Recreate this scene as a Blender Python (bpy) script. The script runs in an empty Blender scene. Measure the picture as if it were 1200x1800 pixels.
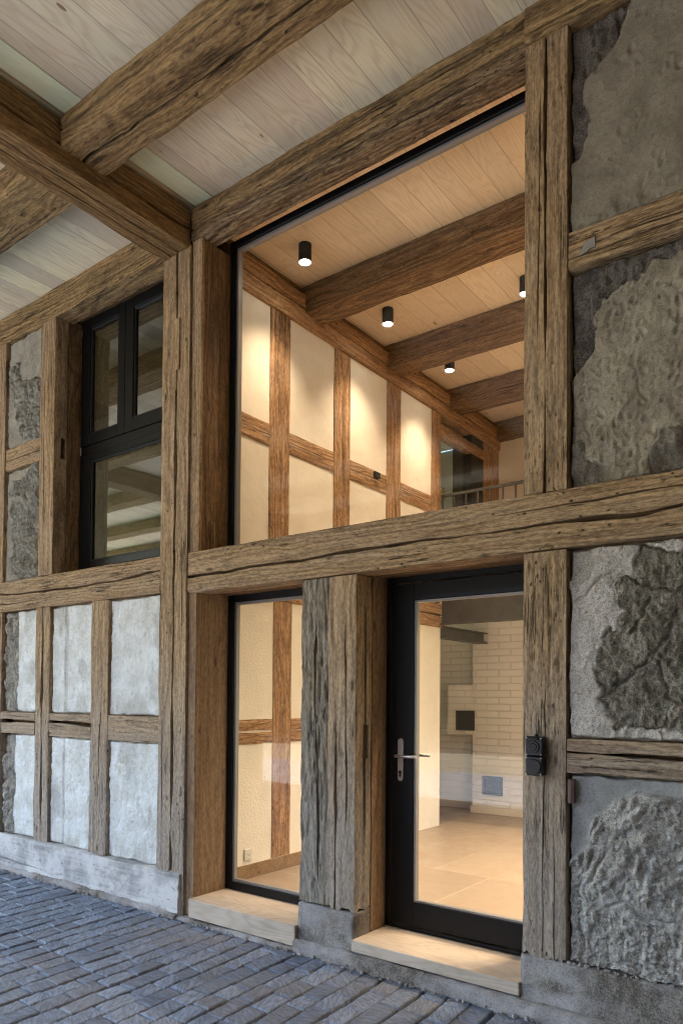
import bpy, math, random
import numpy as np
from mathutils import Matrix, Vector

# ------------------------------------------------------------------ camera, world, sun, exposure
scene = bpy.context.scene
COL = scene.collection
G = 1.56                      # height of the eye above the paving; all z below are relative to the eye
YAW, PITCH, ROLL = 0.645898665, 0.0192680758, 0.00782467363
cam_d = bpy.data.cameras.new('camera')
cam = bpy.data.objects.new('camera', cam_d)
COL.objects.link(cam)
_f = Vector((-math.sin(YAW) * math.cos(PITCH), math.cos(YAW) * math.cos(PITCH), math.sin(PITCH)))
_r = Vector((math.cos(YAW), math.sin(YAW), 0))
_u = _r.cross(_f)
_r2 = _r * math.cos(ROLL) + _u * math.sin(ROLL)
_u2 = _r2.cross(_f)
_m = Matrix((_r2, _u2, -_f)).transposed().to_4x4()
_m.translation = (0, 0, G)
cam.matrix_world = _m
cam_d.sensor_fit = 'VERTICAL'
cam_d.sensor_height = 36.0
cam_d.lens = 1280.14 / 1800 * 36
cam_d.shift_y = (1200.378 - 900) / 1800
cam_d.clip_start = 0.05
cam_d.clip_end = 500
scene.camera = cam

world = bpy.data.worlds.new('World')
scene.world = world
world.use_nodes = True
wn = world.node_tree.nodes
wl = world.node_tree.links
sky = wn.new('ShaderNodeTexSky')
sky.sky_type = 'NISHITA'
sky.sun_disc = False
SUN_EL, SUN_AZ = math.radians(66), math.radians(210)     # azimuth measured clockwise from +Y
sky.sun_elevation = SUN_EL
sky.sun_rotation = SUN_AZ
sky.air_density = 1.2
sky.dust_density = 0.6
wn['Background'].inputs['Strength'].default_value = 0.15
wl.new(sky.outputs['Color'], wn['Background'].inputs['Color'])

sun_d = bpy.data.lights.new('sun', 'SUN')
sun_d.energy = 5.0
sun_d.angle = math.radians(0.5)
sun_d.color = (1.0, 0.95, 0.87)
sun = bpy.data.objects.new('sun', sun_d)
COL.objects.link(sun)
_sd = Vector((math.sin(SUN_AZ) * math.cos(SUN_EL), math.cos(SUN_AZ) * math.cos(SUN_EL), math.sin(SUN_EL)))
sun.rotation_euler = _sd.to_track_quat('Z', 'Y').to_euler()
sun.location = (-10, -30, 30)

scene.view_settings.view_transform = 'Standard'
scene.view_settings.look = 'None'
scene.view_settings.exposure = 4.2
scene.view_settings.gamma = 1
scene.cycles.max_bounces = 10
scene.cycles.diffuse_bounces = 6
scene.cycles.transparent_max_bounces = 12
scene.cycles.use_denoising = True
scene.cycles.filter_width = 1.0
scene.cycles.sample_clamp_indirect = 6

SPOT_ENERGY = 23.5
WARM = (1.0, 0.76, 0.54)

# ------------------------------------------------------------------ noise
def _hash(ix, iy, iz, seed):
    h = (ix.astype(np.int64) * 374761393 + iy.astype(np.int64) * 668265263 + iz.astype(np.int64) * 2147483647 + seed * 1274126177)
    h = (h ^ (h >> 13)) * 1274126177
    h &= 0x7fffffffffff
    h = h ^ (h >> 16)
    return (h & 0xffffff) / float(0xffffff) * 2 - 1

def vnoise(x, y, z, seed=0):
    x, y, z = np.broadcast_arrays(np.asarray(x, float), np.asarray(y, float), np.asarray(z, float))
    fx, fy, fz = np.floor(x), np.floor(y), np.floor(z)
    ux, uy, uz = x - fx, y - fy, z - fz
    ux, uy, uz = [t * t * t * (t * (t * 6 - 15) + 10) for t in (ux, uy, uz)]
    ix, iy, iz = fx.astype(int), fy.astype(int), fz.astype(int)
    r = 0
    for a in (0, 1):
        for b in (0, 1):
            for c in (0, 1):
                w = (ux if a else 1 - ux) * (uy if b else 1 - uy) * (uz if c else 1 - uz)
                r = r + w * _hash(ix + a, iy + b, iz + c, seed)
    return r

def fbm(x, y, z, oct=4, seed=0, gain=0.5):
    s, a, f = 0, 1, 1
    for i in range(oct):
        s = s + a * vnoise(x * f, y * f, z * f, seed + i * 17)
        a *= gain
        f *= 2.03
    return s

def ridge(x, y, z, oct=4, seed=0):
    s, a, f = 0, 1, 1
    for i in range(oct):
        s = s + a * (1 - 2 * np.abs(vnoise(x * f, y * f, z * f, seed + i * 31)))
        a *= 0.5
        f *= 2.1
    return s

def billow(x, y, z, oct=4, seed=0, gain=0.5):
    s, a, f = 0, 1, 1
    for i in range(oct):
        s = s + a * (2 * np.abs(vnoise(x * f, y * f, z * f, seed + i * 31)) - .5)
        a *= gain
        f *= 2.1
    return s

def terrace(n, k):
    f = np.floor(n * k)
    r = n * k - f
    r = np.clip((r - .82) / .18, 0, 1)
    return (f + r) / k

def smooth(t, a, b):
    t = np.clip((t - a) / (b - a), 0, 1)
    return t * t * (3 - 2 * t)

def point_seg(px, pz, pts):
    d = np.full(px.shape, 1e9)
    for (x0, z0), (x1, z1) in zip(pts[:-1], pts[1:]):
        vx, vz = x1 - x0, z1 - z0
        t = np.clip(((px - x0) * vx + (pz - z0) * vz) / (vx * vx + vz * vz + 1e-12), 0, 1)
        d = np.minimum(d, np.hypot(px - x0 - t * vx, pz - z0 - t * vz))
    return d

def in_poly(px, pz, poly):
    """signed distance, positive inside"""
    ins = np.zeros(px.shape, bool)
    n = len(poly)
    for i in range(n):
        x0, z0 = poly[i]
        x1, z1 = poly[(i + 1) % n]
        if z0 == z1:
            continue
        c = ((z0 > pz) != (z1 > pz)) & (px < (x1 - x0) * (pz - z0) / (z1 - z0) + x0)
        ins ^= c
    d = point_seg(px, pz, list(poly) + [poly[0]])
    return np.where(ins, d, -d)

# ------------------------------------------------------------------ objects
def tag(o, label=None, cat=None, group=None, kind=None):
    if label: o['label'] = label
    if cat: o['category'] = cat
    if group: o['group'] = group
    if kind: o['kind'] = kind
    return o

def thing(name, label, cat, loc=(0, 0, 0), group=None, kind=None):
    o = bpy.data.objects.new(name, None)
    COL.objects.link(o)
    o.empty_display_size = 0.1
    o.location = (loc[0], loc[1], loc[2] + G)
    tag(o, label, cat, group, kind)
    return o

def link(name, me, mat, parent=None, M=None):
    o = bpy.data.objects.new(name, me)
    COL.objects.link(o)
    if mat is not None:
        if isinstance(mat, (list, tuple)):
            for m in mat: me.materials.append(m)
        else:
            me.materials.append(mat)
    M = M if M is not None else Matrix.Identity(4)
    if parent is not None:
        o.parent = parent
        pm = Matrix.Translation(abs_loc(parent)) if parent.type == 'EMPTY' else parent['_m_'] if False else world_of(parent)
        o.matrix_parent_inverse = Matrix.Identity(4)
        o.matrix_basis = pm.inverted() @ M
    else:
        o.matrix_basis = M
    return o

def world_of(o):
    m = o.matrix_basis.copy()
    p = o.parent
    while p is not None:
        m = p.matrix_basis @ m
        p = p.parent
    return m

def abs_loc(o):
    return world_of(o).translation

class MB:
    """collects shapes (world x, y, z relative to the eye) and links them as ONE mesh"""
    def __init__(s):
        s.v, s.f, s.mi = [], [], []
    def _add(s, vs, fs, mi=0):
        b = len(s.v)
        s.v += [tuple(map(float, v)) for v in vs]
        s.f += [tuple(i + b for i in f) for f in fs]
        s.mi += [mi] * len(fs)
    def box(s, x0, x1, y0, y1, z0, z1, bev=0.0, mi=0):
        if bev <= 0:
            vs = [(x, y, z) for z in (z0, z1) for y in (y0, y1) for x in (x0, x1)]
            fs = [(0, 2, 3, 1), (4, 5, 7, 6), (0, 1, 5, 4), (2, 6, 7, 3), (0, 4, 6, 2), (1, 3, 7, 5)]
            s._add(vs, fs, mi)
            return s
        b = min(bev, (x1 - x0) * .45, (y1 - y0) * .45, (z1 - z0) * .45)
        vs, idx = [], {}
        for i, (cx, sx) in enumerate(((x0, 1), (x1, -1))):
            for j, (cy, sy) in enumerate(((y0, 1), (y1, -1))):
                for k, (cz, sz) in enumerate(((z0, 1), (z1, -1))):
                    for a in range(3):
                        off = [b * sx, b * sy, b * sz]
                        off[a] = 0
                        idx[(i, j, k, a)] = len(vs)
                        vs.append((cx + off[0], cy + off[1], cz + off[2]))
        fs = []
        for a in range(3):
            o1, o2 = [q for q in range(3) if q != a]
            for side in (0, 1):
                q = []
                for (p1, p2) in ((0, 0), (1, 0), (1, 1), (0, 1)):
                    c = [0, 0, 0]; c[a] = side; c[o1] = p1; c[o2] = p2
                    q.append(idx[(c[0], c[1], c[2], a)])
                fs.append(tuple(q))
        for a in range(3):          # edges along axis a
            o1, o2 = [q for q in range(3) if q != a]
            for p1 in (0, 1):
                for p2 in (0, 1):
                    c0 = [0, 0, 0]; c0[a] = 0; c0[o1] = p1; c0[o2] = p2
                    c1 = list(c0); c1[a] = 1
                    fs.append((idx[(*c0, o1)], idx[(*c1, o1)], idx[(*c1, o2)], idx[(*c0, o2)]))
        for i in (0, 1):
            for j in (0, 1):
                for k in (0, 1):
                    fs.append((idx[(i, j, k, 0)], idx[(i, j, k, 1)], idx[(i, j, k, 2)]))
        s._add(vs, fs, mi)
        return s
    def lathe(s, c, axis, prof, n=24, mi=0):
        """prof: list of (along, radius); axis 'x','y','z'"""
        vs, fs = [], []
        for (h, r) in prof:
            for i in range(n):
                a = 2 * math.pi * i / n
                p, q = r * math.cos(a), r * math.sin(a)
                d = {'x': (h, p, q), 'y': (q, h, p), 'z': (p, q, h)}[axis]
                vs.append((c[0] + d[0], c[1] + d[1], c[2] + d[2]))
        for k in range(len(prof) - 1):
            for i in range(n):
                j = (i + 1) % n
                fs.append((k * n + i, k * n + j, (k + 1) * n + j, (k + 1) * n + i))
        fs.append(tuple(range(n))[::-1])
        fs.append(tuple((len(prof) - 1) * n + i for i in range(n)))
        s._add(vs, fs, mi)
        return s
    def prism(s, poly, axis, a, b, mi=0):
        """poly of 2-D points extruded along axis from a to b. axis y: (x,z); x: (y,z); z: (x,y)"""
        n = len(poly)
        mk = {'y': lambda p, t: (p[0], t, p[1]), 'x': lambda p, t: (t, p[0], p[1]), 'z': lambda p, t: (p[0], p[1], t)}[axis]
        vs = [mk(p, a) for p in poly] + [mk(p, b) for p in poly]
        fs = [tuple(range(n)), tuple(range(2 * n - 1, n - 1, -1))] + [(i, i + n, (i + 1) % n + n, (i + 1) % n) for i in range(n)]
        s._add(vs, fs, mi)
        return s
    def build(s, name, mat, parent=None, smooth_ang=None):
        v = np.array(s.v)
        base = np.array([(v[:, 0].min() + v[:, 0].max()) / 2, (v[:, 1].min() + v[:, 1].max()) / 2, v[:, 2].min()])
        me = bpy.data.meshes.new(name)
        me.from_pydata([tuple(p) for p in (v - base)], [], s.f)
        me.update()
        import bmesh
        bm = bmesh.new(); bm.from_mesh(me)
        bmesh.ops.recalc_face_normals(bm, faces=bm.faces)
        bm.to_mesh(me); bm.free()
        o = link(name, me, mat, parent, Matrix.Translation((base[0], base[1], base[2] + G)))
        for p, m in zip(me.polygons, s.mi): p.material_index = m
        if smooth_ang:
            me.polygons.foreach_set('use_smooth', [True] * len(me.polygons))
            me.set_sharp_from_angle(angle=math.radians(smooth_ang))
        return o

def fast_mesh(name, verts, quads):
    me = bpy.data.meshes.new(name)
    me.vertices.add(len(verts))
    me.vertices.foreach_set('co', np.asarray(verts, np.float32).ravel())
    q = np.asarray(quads, np.int32)
    me.loops.add(q.size)
    me.loops.foreach_set('vertex_index', q.ravel())
    me.polygons.add(len(q))
    me.polygons.foreach_set('loop_start', np.arange(0, q.size, 4, dtype=np.int32))
    me.polygons.foreach_set('loop_total', np.full(len(q), 4, np.int32))
    me.update(calc_edges=True)
    me.validate()
    return me

def cut(o, x0, x1, y0, y1, z0, z1):
    """saw a real rectangular mortise out of a timber"""
    mb = MB(); mb.box(x0, x1, y0, y1, z0, z1)
    c = mb.build('cutter', None)
    md = o.modifiers.new('m', 'BOOLEAN'); md.operation = 'DIFFERENCE'; md.object = c; md.solver = 'EXACT'
    bpy.context.view_layer.update()
    me = bpy.data.meshes.new_from_object(o.evaluated_get(bpy.context.evaluated_depsgraph_get()))
    ok = len(me.polygons) > len(o.data.polygons) * .8
    o.modifiers.clear()
    if ok:
        old = o.data; o.data = me; me.name = old.name
    bpy.data.objects.remove(c)
    print('cut', o.name, ok)

_seed = [11]
def timber(name, axis, x0, x1, y0, y1, z0, z1, mat, parent=None, cracks=(), rough=1.0, edge=0.008, wob=0.004,
           pits=0.0, ds=0.022, dl=0.018, chips=1.0, label=None, fray=0.0, bend=0.0):
    """hewn beam. cracks: (face, centre 0..1, width m, depth m, start 0..1, end 0..1, wander m); face is a world side: '-y','+x','-z'..."""
    _seed[0] += 1
    sd = _seed[0]
    # local x runs along the grain; cyclic permutation keeps the frame right-handed
    if axis == 'x':
        L, U, V = (x0, x1), (y0, y1), (z0, z1); names = {'-v': '-z', '+v': '+z', '-u': '-y', '+u': '+y'}
        R = Matrix(((1, 0, 0), (0, 1, 0), (0, 0, 1)))
    elif axis == 'z':
        L, U, V = (z0, z1), (x0, x1), (y0, y1); names = {'-v': '-y', '+v': '+y', '-u': '-x', '+u': '+x'}
        R = Matrix(((0, 1, 0), (0, 0, 1), (1, 0, 0)))
    else:
        L, U, V = (y0, y1), (z0, z1), (x0, x1); names = {'-v': '-x', '+v': '+x', '-u': '-z', '+u': '+z'}
        R = Matrix(((0, 0, 1), (1, 0, 0), (0, 1, 0)))
    ln, W, H = L[1] - L[0], U[1] - U[0], V[1] - V[0]
    ns = max(4, int(ln / ds))
    S = np.linspace(0, ln, ns + 1)
    ring_u, ring_v, ring_d, ring_n = [], [], [], []
    # faces: -v (u 0..1), +u (v 0..1), +v (u 1..0), -u (v 1..0)
    def mkface(key, width):
        cr = sorted([c for c in cracks if c[0] == names[key]], key=lambda c: c[1])
        n = max(4, int(width / dl))
        bounds, dep = [], []
        segs = []
        prev = np.zeros(ns + 1)
        for c in cr:
            _, cen, w, d, a, b, wan = c
            t = S / ln
            c_l = cen + (wan * (fbm(S * 0.55 + sd, 0.5, c[1] * 9, 1, sd + 5) + .22 * fbm(S * 3 + sd, 0.5, c[1] * 9, 3, sd + 6))) / width
            prof = smooth(t, a, a + 0.12) * (1 - smooth(t, b - 0.12, b)) if (a > 0.001 or b < 0.999) else np.ones_like(t)
            if a <= 0.001 and b < 0.999: prof = 1 - smooth(t, b - 0.15, b)
            if b >= 0.999 and a > 0.001: prof = smooth(t, a, a + 0.15)
            ww = np.maximum(1.45 * w * prof * (1.0 + 0.7 * fbm(S * 3.1, 3.3, sd, 3, sd + 9)), 0.0004) / width
            dd = d * prof * (0.8 + 0.3 * fbm(S * 4, 1.3, sd, 2, sd + 19))
            segs.append((prev, c_l - ww / 2, c_l, ww, dd))
            prev = c_l + ww / 2
        cols, dcol = [], []
        m = len(segs)
        nn = max(3, n // (m + 1))
        start = np.zeros(ns + 1)
        for (pv, e0, c_l, ww, dd) in segs:
            for i in range(nn + 1):
                cols.append(start + (e0 - start) * i / nn); dcol.append(np.zeros(ns + 1))
            cols.append(c_l - ww * 0.40); dcol.append(dd * 2.2)
            cols.append(c_l + ww * 0.36); dcol.append(dd * 2.5)
            start = c_l + ww / 2
        for i in range(nn + 1 if m else n + 1):
            k = nn if m else n
            cols.append(start + (1 - start) * i / k); dcol.append(np.zeros(ns + 1))
        return np.array(cols[:-1]), np.array(dcol[:-1])     # last corner belongs to next face
    P = []
    for key in ('-v', '+u', '+v', '-u'):
        width = W if key in ('-v', '+v') else H
        t, d = mkface(key, width)
        tc = np.clip(t, 0, 1)
        near = np.minimum(tc, 1 - tc) * width           # metres from the arris
        if key == '-v': u, v, nx, ny = tc, tc * 0, 0, 1
        elif key == '+u': u, v, nx, ny = tc * 0 + 1, tc, -1, 0
        elif key == '+v': u, v, nx, ny = 1 - tc, tc * 0 + 1, 0, -1
        else: u, v, nx, ny = tc * 0, 1 - tc, 1, 0
        uu, vv = u * W, v * H
        ss = np.broadcast_to(S, uu.shape)
        hw = wob * fbm(ss * 1.4, uu * 5, vv * 5, 3, sd) + 0.0016 * rough * fbm(ss * 6, uu * 55, vv * 55, 3, sd + 3)
        hw = hw + 0.0012 * rough * fbm(ss * 28, uu * 28, vv * 28, 2, sd + 4)
        if pits > 0:
            pn = fbm(ss * 7, uu * 60, vv * 60, 3, sd + 6)
            hw = hw - pits * np.maximum(pn - 0.15, 0) * 1.6 + pits * 0.3 * ridge(ss * 10, uu * 40, vv * 40, 3, sd + 12)
        dd = d - hw
        # worn arris: round plus chips
        wear = edge * 0.7 * (0.8 + 0.9 * np.maximum(fbm(ss * 3.0, uu * 2, vv * 2, 4, sd + 8), -0.6) * chips)
        wear = np.maximum(wear, 0.0015)
        r = wear * 2.2
        k = np.clip(1 - near / np.maximum(r, 1e-4), 0, 1)
        dd = dd + wear * k * k * 0.55
        lu = uu + nx * dd
        lv = vv + ny * dd
        # pull corners diagonally
        at0 = (near < 1e-6)
        cu = np.where(u < 0.5, 1, -1); cv = np.where(v < 0.5, 1, -1)
        lu = np.where(at0, uu + cu * wear * 0.5, lu)
        lv = np.where(at0, vv + cv * wear * 0.5, lv)
        P.append(np.stack([ss, lu, lv], -1))
    P = np.concatenate(P, 0)             # ring, station, 3
    nr = P.shape[0]
    if fray > 0:
        P[:, 0, 0] += np.abs(fbm(P[:, 0, 1] * 60, P[:, 0, 2] * 60, 1.0, 3, sd)) * fray
    if bend:
        P[:, :, 2 if axis == 'x' else 1] += bend * np.sin(P[:, :, 0] / ln * math.pi)
    verts = P.transpose(1, 0, 2).reshape(-1, 3).copy()
    verts[:, 0] -= 0
    q = []
    i = np.arange(nr); j = (i + 1) % nr
    for s_ in range(ns):
        q.append(np.stack([s_ * nr + i, s_ * nr + j, (s_ + 1) * nr + j, (s_ + 1) * nr + i], 1))
    q = np.concatenate(q, 0)[:, ::-1]
    # end caps: centre vertex fan as degenerate-free quads is awkward, so use pairs of ring points
    c0 = len(verts)
    verts = np.concatenate([verts, verts[:nr].mean(0, keepdims=True), verts[ns * nr:(ns + 1) * nr].mean(0, keepdims=True)], 0)
    me = bpy.data.meshes.new(name)
    cap = [(c0, int(b), int(a)) for a, b in zip(i, j)] + [(c0 + 1, int(ns * nr + a), int(ns * nr + b)) for a, b in zip(i, j)]
    cap = [tuple(reversed(c)) for c in cap]
    nq = len(q)
    me.vertices.add(len(verts))
    # origin: middle of the local box
    off = np.array([0, W / 2, H / 2])
    me.vertices.foreach_set('co', (verts - off).astype(np.float32).ravel())
    loops = np.concatenate([q.ravel(), np.array(cap).ravel()]).astype(np.int32)
    me.loops.add(len(loops)); me.loops.foreach_set('vertex_index', loops)
    me.polygons.add(nq + len(cap))
    st = np.concatenate([np.arange(0, nq * 4, 4), nq * 4 + np.arange(0, len(cap) * 3, 3)]).astype(np.int32)
    tt = np.concatenate([np.full(nq, 4), np.full(len(cap), 3)]).astype(np.int32)
    me.polygons.foreach_set('loop_start', st); me.polygons.foreach_set('loop_total', tt)
    me.update(calc_edges=True); me.validate()
    me.polygons.foreach_set('use_smooth', [True] * len(me.polygons))
    me.set_sharp_from_angle(angle=math.radians(38))
    M = R.to_4x4()
    if axis == 'x': t = (x0, (y0 + y1) / 2, (z0 + z1) / 2 + G)
    elif axis == 'z': t = ((x0 + x1) / 2, (y0 + y1) / 2, z0 + G)
    else: t = ((x0 + x1) / 2, y0, (z0 + z1) / 2 + G)
    M.translation = t
    o = link(name, me, mat, parent, M)
    if label: o['label'] = label
    return o

# ------------------------------------------------------------------ materials
class NT:
    def __init__(s, name):
        s.m = bpy.data.materials.new(name)
        s.m.use_nodes = True
        s.n = s.m.node_tree.nodes
        s.l = s.m.node_tree.links
        s.p = s.n['Principled BSDF']
    def __call__(s, typ, **kw):
        nd = s.n.new('ShaderNode' + typ)
        for k, v in kw.items(): setattr(nd, k, v)
        return nd
    def set(s, sock, v):
        if hasattr(v, 'is_linked') or isinstance(v, bpy.types.NodeSocket): s.l.new(v, sock)
        elif isinstance(v, (tuple, list)) and len(v) == 3 and sock.type == 'RGBA': sock.default_value = (*v, 1)
        else: sock.default_value = v
    def math(s, op, a, b=None, c=None, clamp=False):
        nd = s('Math', operation=op); nd.use_clamp = clamp
        s.set(nd.inputs[0], a)
        if b is not None: s.set(nd.inputs[1], b)
        if c is not None: s.set(nd.inputs[2], c)
        return nd.outputs[0]
    def ramp(s, v, a, b, lo=0.0, hi=1.0, smoothstep=True):
        nd = s('MapRange'); nd.interpolation_type = 'SMOOTHSTEP' if smoothstep else 'LINEAR'
        s.set(nd.inputs['Value'], v)
        for k, x in (('From Min', a), ('From Max', b), ('To Min', lo), ('To Max', hi)): s.set(nd.inputs[k], x)
        return nd.outputs['Result']
    def mix(s, f, a, b, mode='MIX'):
        nd = s('Mix', data_type='RGBA', blend_type=mode)
        s.set(nd.inputs[0], f); s.set(nd.inputs[6], a); s.set(nd.inputs[7], b)
        return nd.outputs[2]
    def vec(s, v, scale=(1, 1, 1), loc=(0, 0, 0)):
        nd = s('Mapping'); s.l.new(v, nd.inputs['Vector'])
        s.set(nd.inputs['Scale'], tuple(scale))
        s.set(nd.inputs['Location'], loc if not isinstance(loc, tuple) else tuple(loc))
        return nd.outputs[0]
    def noise(s, v, sc, det=4, ro=0.55, dist=0.0, dim='3D'):
        nd = s('TexNoise'); s.l.new(v, nd.inputs['Vector'])
        nd.inputs['Scale'].default_value = sc; nd.inputs['Detail'].default_value = det
        nd.inputs['Roughness'].default_value = ro; nd.inputs['Distortion'].default_value = dist
        return nd.outputs['Fac']
    def bump(s, h, dist, strength=1.0, normal=None):
        nd = s('Bump'); s.l.new(h, nd.inputs['Height'])
        nd.inputs['Distance'].default_value = dist; nd.inputs['Strength'].default_value = strength
        if normal is not None: s.l.new(normal, nd.inputs['Normal'])
        return nd.outputs['Normal']
    def out(s, color=None, rough=None, normal=None, metallic=None, spec=None):
        if color is not None: s.set(s.p.inputs['Base Color'], color)
        if rough is not None: s.set(s.p.inputs['Roughness'], rough)
        if normal is not None: s.l.new(normal, s.p.inputs['Normal'])
        if metallic is not None: s.set(s.p.inputs['Metallic'], metallic)
        if spec is not None: s.set(s.p.inputs['Specular IOR Level'], spec)
        return s.m

def old_wood(name, light, mid, dark, grey=None, grey_amt=0.0, grey_z=None, contrast=1.0, checks=1.0, stain=0.5, ring_f=85, bumpk=1.0, worm=1.0):
    t = NT(name)
    tc = t('TexCoord').outputs['Object']
    oi = t('ObjectInfo').outputs['Random']
    off = t('CombineXYZ')
    t.set(off.inputs[0], t.math('MULTIPLY', oi, 37.0)); t.set(off.inputs[1], t.math('MULTIPLY', oi, 11.3)); t.set(off.inputs[2], t.math('MULTIPLY', oi, 23.7))
    va = t('VectorMath', operation='ADD'); t.l.new(tc, va.inputs[0]); t.l.new(off.outputs[0], va.inputs[1])
    P = va.outputs[0]
    # knots: sparse cells squeezed along the grain
    kn = t('TexVoronoi'); kn.inputs['Scale'].default_value = 1.0
    t.l.new(t.vec(P, (2.6, 8.0, 8.0)), kn.inputs['Vector'])
    kd = kn.outputs['Distance']
    knot = t.ramp(kd, 0.05, 0.13, 1.0, 0.0)
    knot_w = t.ramp(kd, 0.08, 0.62, 1.0, 0.0)
    # growth rings around a wandering centre line
    n1 = t('TexNoise'); t.l.new(t.vec(P, (0.55, 1.6, 1.6)), n1.inputs['Vector']); n1.inputs['Scale'].default_value = 1.0; n1.inputs['Detail'].default_value = 3
    sep = t('SeparateXYZ'); t.l.new(tc, sep.inputs[0])
    sc = t('SeparateColor'); t.l.new(n1.outputs['Color'], sc.inputs[0])
    cy = t.math('ADD', sep.outputs[1], t.math('MULTIPLY_ADD', sc.outputs[0], 0.26, -0.10))
    cz = t.math('ADD', sep.outputs[2], t.math('MULTIPLY_ADD', sc.outputs[1], 0.26, -0.16))
    rr = t.math('SQRT', t.math('ADD', t.math('MULTIPLY', cy, cy), t.math('MULTIPLY', cz, cz)))
    rr = t.math('ADD', rr, t.math('MULTIPLY', knot_w, 0.016))
    fine = t.noise(t.vec(P, (1.6, 60, 60)), 1.0, 4, 0.6)
    rr = t.math('ADD', rr, t.math('MULTIPLY', fine, 0.006))
    ph = t.math('MULTIPLY', rr, ring_f * 2 * math.pi / 2.2)
    rings = t.math('MULTIPLY_ADD', t.math('SINE', ph), 0.5, 0.5)
    rings = t.math('POWER', rings, 1.7)
    # fibre streaks and checks
    streak = t.noise(t.vec(P, (0.9, 46, 46)), 1.0, 6, 0.72)
    fibre = t.noise(t.vec(P, (4, 130, 130)), 1.0, 3, 0.65)
    ck = t.noise(t.vec(P, (0.8, 26, 26)), 1.0, 4, 0.55, 0.15)
    ckw = t.noise(t.vec(P, (2.2, 5, 5)), 1.0, 3, 0.6)
    ckw = t.math('ADD', ckw, t.math('MULTIPLY_ADD', oi, 0.11, -0.085))
    line = t.math('ABSOLUTE', t.math('SUBTRACT', ck, 0.5))
    wdt = t.math('MULTIPLY', t.ramp(ckw, 0.52, 0.72), 0.040 * checks)
    check = t.math('SUBTRACT', 1.0, t.math('DIVIDE', line, t.math('ADD', wdt, 0.0008), clamp=True), clamp=True)
    check = t.math('MULTIPLY', check, t.ramp(ckw, 0.52, 0.56))
    # worm and nail holes
    wv = t('TexVoronoi'); wv.inputs['Scale'].default_value = 1.0; t.l.new(t.vec(P, (15, 26, 26)), wv.inputs['Vector'])
    wsel = t.noise(t.vec(P, (1.5, 4, 4)), 1.0, 3)
    worms = t.math('MULTIPLY', t.ramp(wv.outputs['Distance'], 0.10, 0.17, 1.0, 0.0), t.ramp(wsel, 0.47, 0.60))
    worms = t.math('MULTIPLY', worms, t.math('MULTIPLY', worm, t.ramp(t.math('FRACT', t.math('MULTIPLY', oi, 3.3)), 0.2, 0.8)))
    gouge = t.noise(t.vec(P, (14, 55, 55)), 1.0, 3, 0.5)
    gouge = t.math('MULTIPLY', t.ramp(gouge, 0.62, 0.70), t.ramp(t.noise(t.vec(P, (1.3, 7, 7)), 1.0, 2), 0.54, 0.66))
    big = t.noise(t.vec(P, (0.9, 5, 5)), 1.0, 5, 0.6)
    fk = t.noise(t.vec(P, (0.9, 34, 34)), 1.0, 4, 0.6)
    fks = t.noise(t.vec(P, (1.7, 8, 8)), 1.0, 4, 0.6)
    fks = t.math('ADD', fks, t.math('MULTIPLY_ADD', t.math('FRACT', t.math('MULTIPLY', oi, 7.7)), 0.12, -0.08))
    fline = t.math('SUBTRACT', 1.0, t.math('DIVIDE', t.math('ABSOLUTE', t.math('SUBTRACT', fk, 0.5)), t.ramp(fks, 0.50, 0.74, 0.003, 0.040), clamp=True), clamp=True)
    fline = t.math('MULTIPLY', fline, t.ramp(fks, 0.50, 0.66))
    chip = t.noise(t.vec(P, (15, 50, 50)), 1.0, 2, 0.5)
    chip = t.math('MULTIPLY', t.ramp(chip, 0.655, 0.69), t.ramp(t.noise(t.vec(P, (2.0, 11, 11)), 1.0, 3), 0.52, 0.66))
    col = t.mix(t.ramp(streak, 0.38, 0.62), mid, light)
    col = t.mix(t.math('MULTIPLY', rings, 0.50 * contrast), col, dark)
    col = t.mix(t.math('MULTIPLY', t.ramp(fibre, 0.48, 0.66), 0.50 * contrast), col, dark)
    zone = t.noise(t.vec(P, (0.7, 9, 9)), 1.0, 5, 0.68)
    col = t.mix(t.math('MULTIPLY', t.ramp(zone, 0.54, 0.70), 0.55 * contrast), col, tuple(a * .55 + b * .45 for a, b in zip(dark, mid)))
    col = t.mix(t.math('MULTIPLY', t.ramp(zone, 0.46, 0.34), 0.15), col, tuple(min(.8, c * 1.28) for c in light))
    col = t.mix(t.math('MULTIPLY', t.ramp(big, 0.56, 0.72), stain), col, dark)
    if grey is not None:
        gm = t.ramp(t.noise(t.vec(P, (1.2, 9, 9)), 1.0, 5, 0.6), 0.35, 0.65)
        g = t.math('MULTIPLY', gm, grey_amt)
        if grey_z is not None:
            geo = t('NewGeometry'); sp = t('SeparateXYZ'); t.l.new(geo.outputs['Position'], sp.inputs[0])
            hz = t.math('ADD', sp.outputs[2], t.math('MULTIPLY_ADD', big, 0.9, -0.45))
            g = t.math('ADD', g, t.ramp(hz, grey_z[0], grey_z[1], grey_z[2], 0.0), clamp=True)
        col = t.mix(g, col, t.mix(t.ramp(streak, 0.3, 0.7), tuple(c * 0.62 for c in grey), grey))
    blk = tuple(c * 0.16 for c in dark)
    col = t.mix(t.math('MULTIPLY', knot, 0.75), col, tuple(c * 0.40 for c in dark))
    col = t.mix(t.math('MAXIMUM', t.math('MULTIPLY', check, 0.85), t.math('MAXIMUM', t.math('MULTIPLY', worms, 0.9), t.math('MULTIPLY', gouge, 0.7))), col, blk)
    col = t.mix(t.math('MULTIPLY', t.math('MAXIMUM', fline, chip), 0.85 * contrast, clamp=True), col, tuple(c * 0.45 for c in dark))
    gr = t.noise(t.vec(P, (26, 95, 95)), 1.0, 4, 0.75)
    col = t.mix(t.math('MULTIPLY', t.ramp(gr, 0.47, 0.60), 0.42), col, tuple(c * 0.9 for c in dark))
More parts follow.
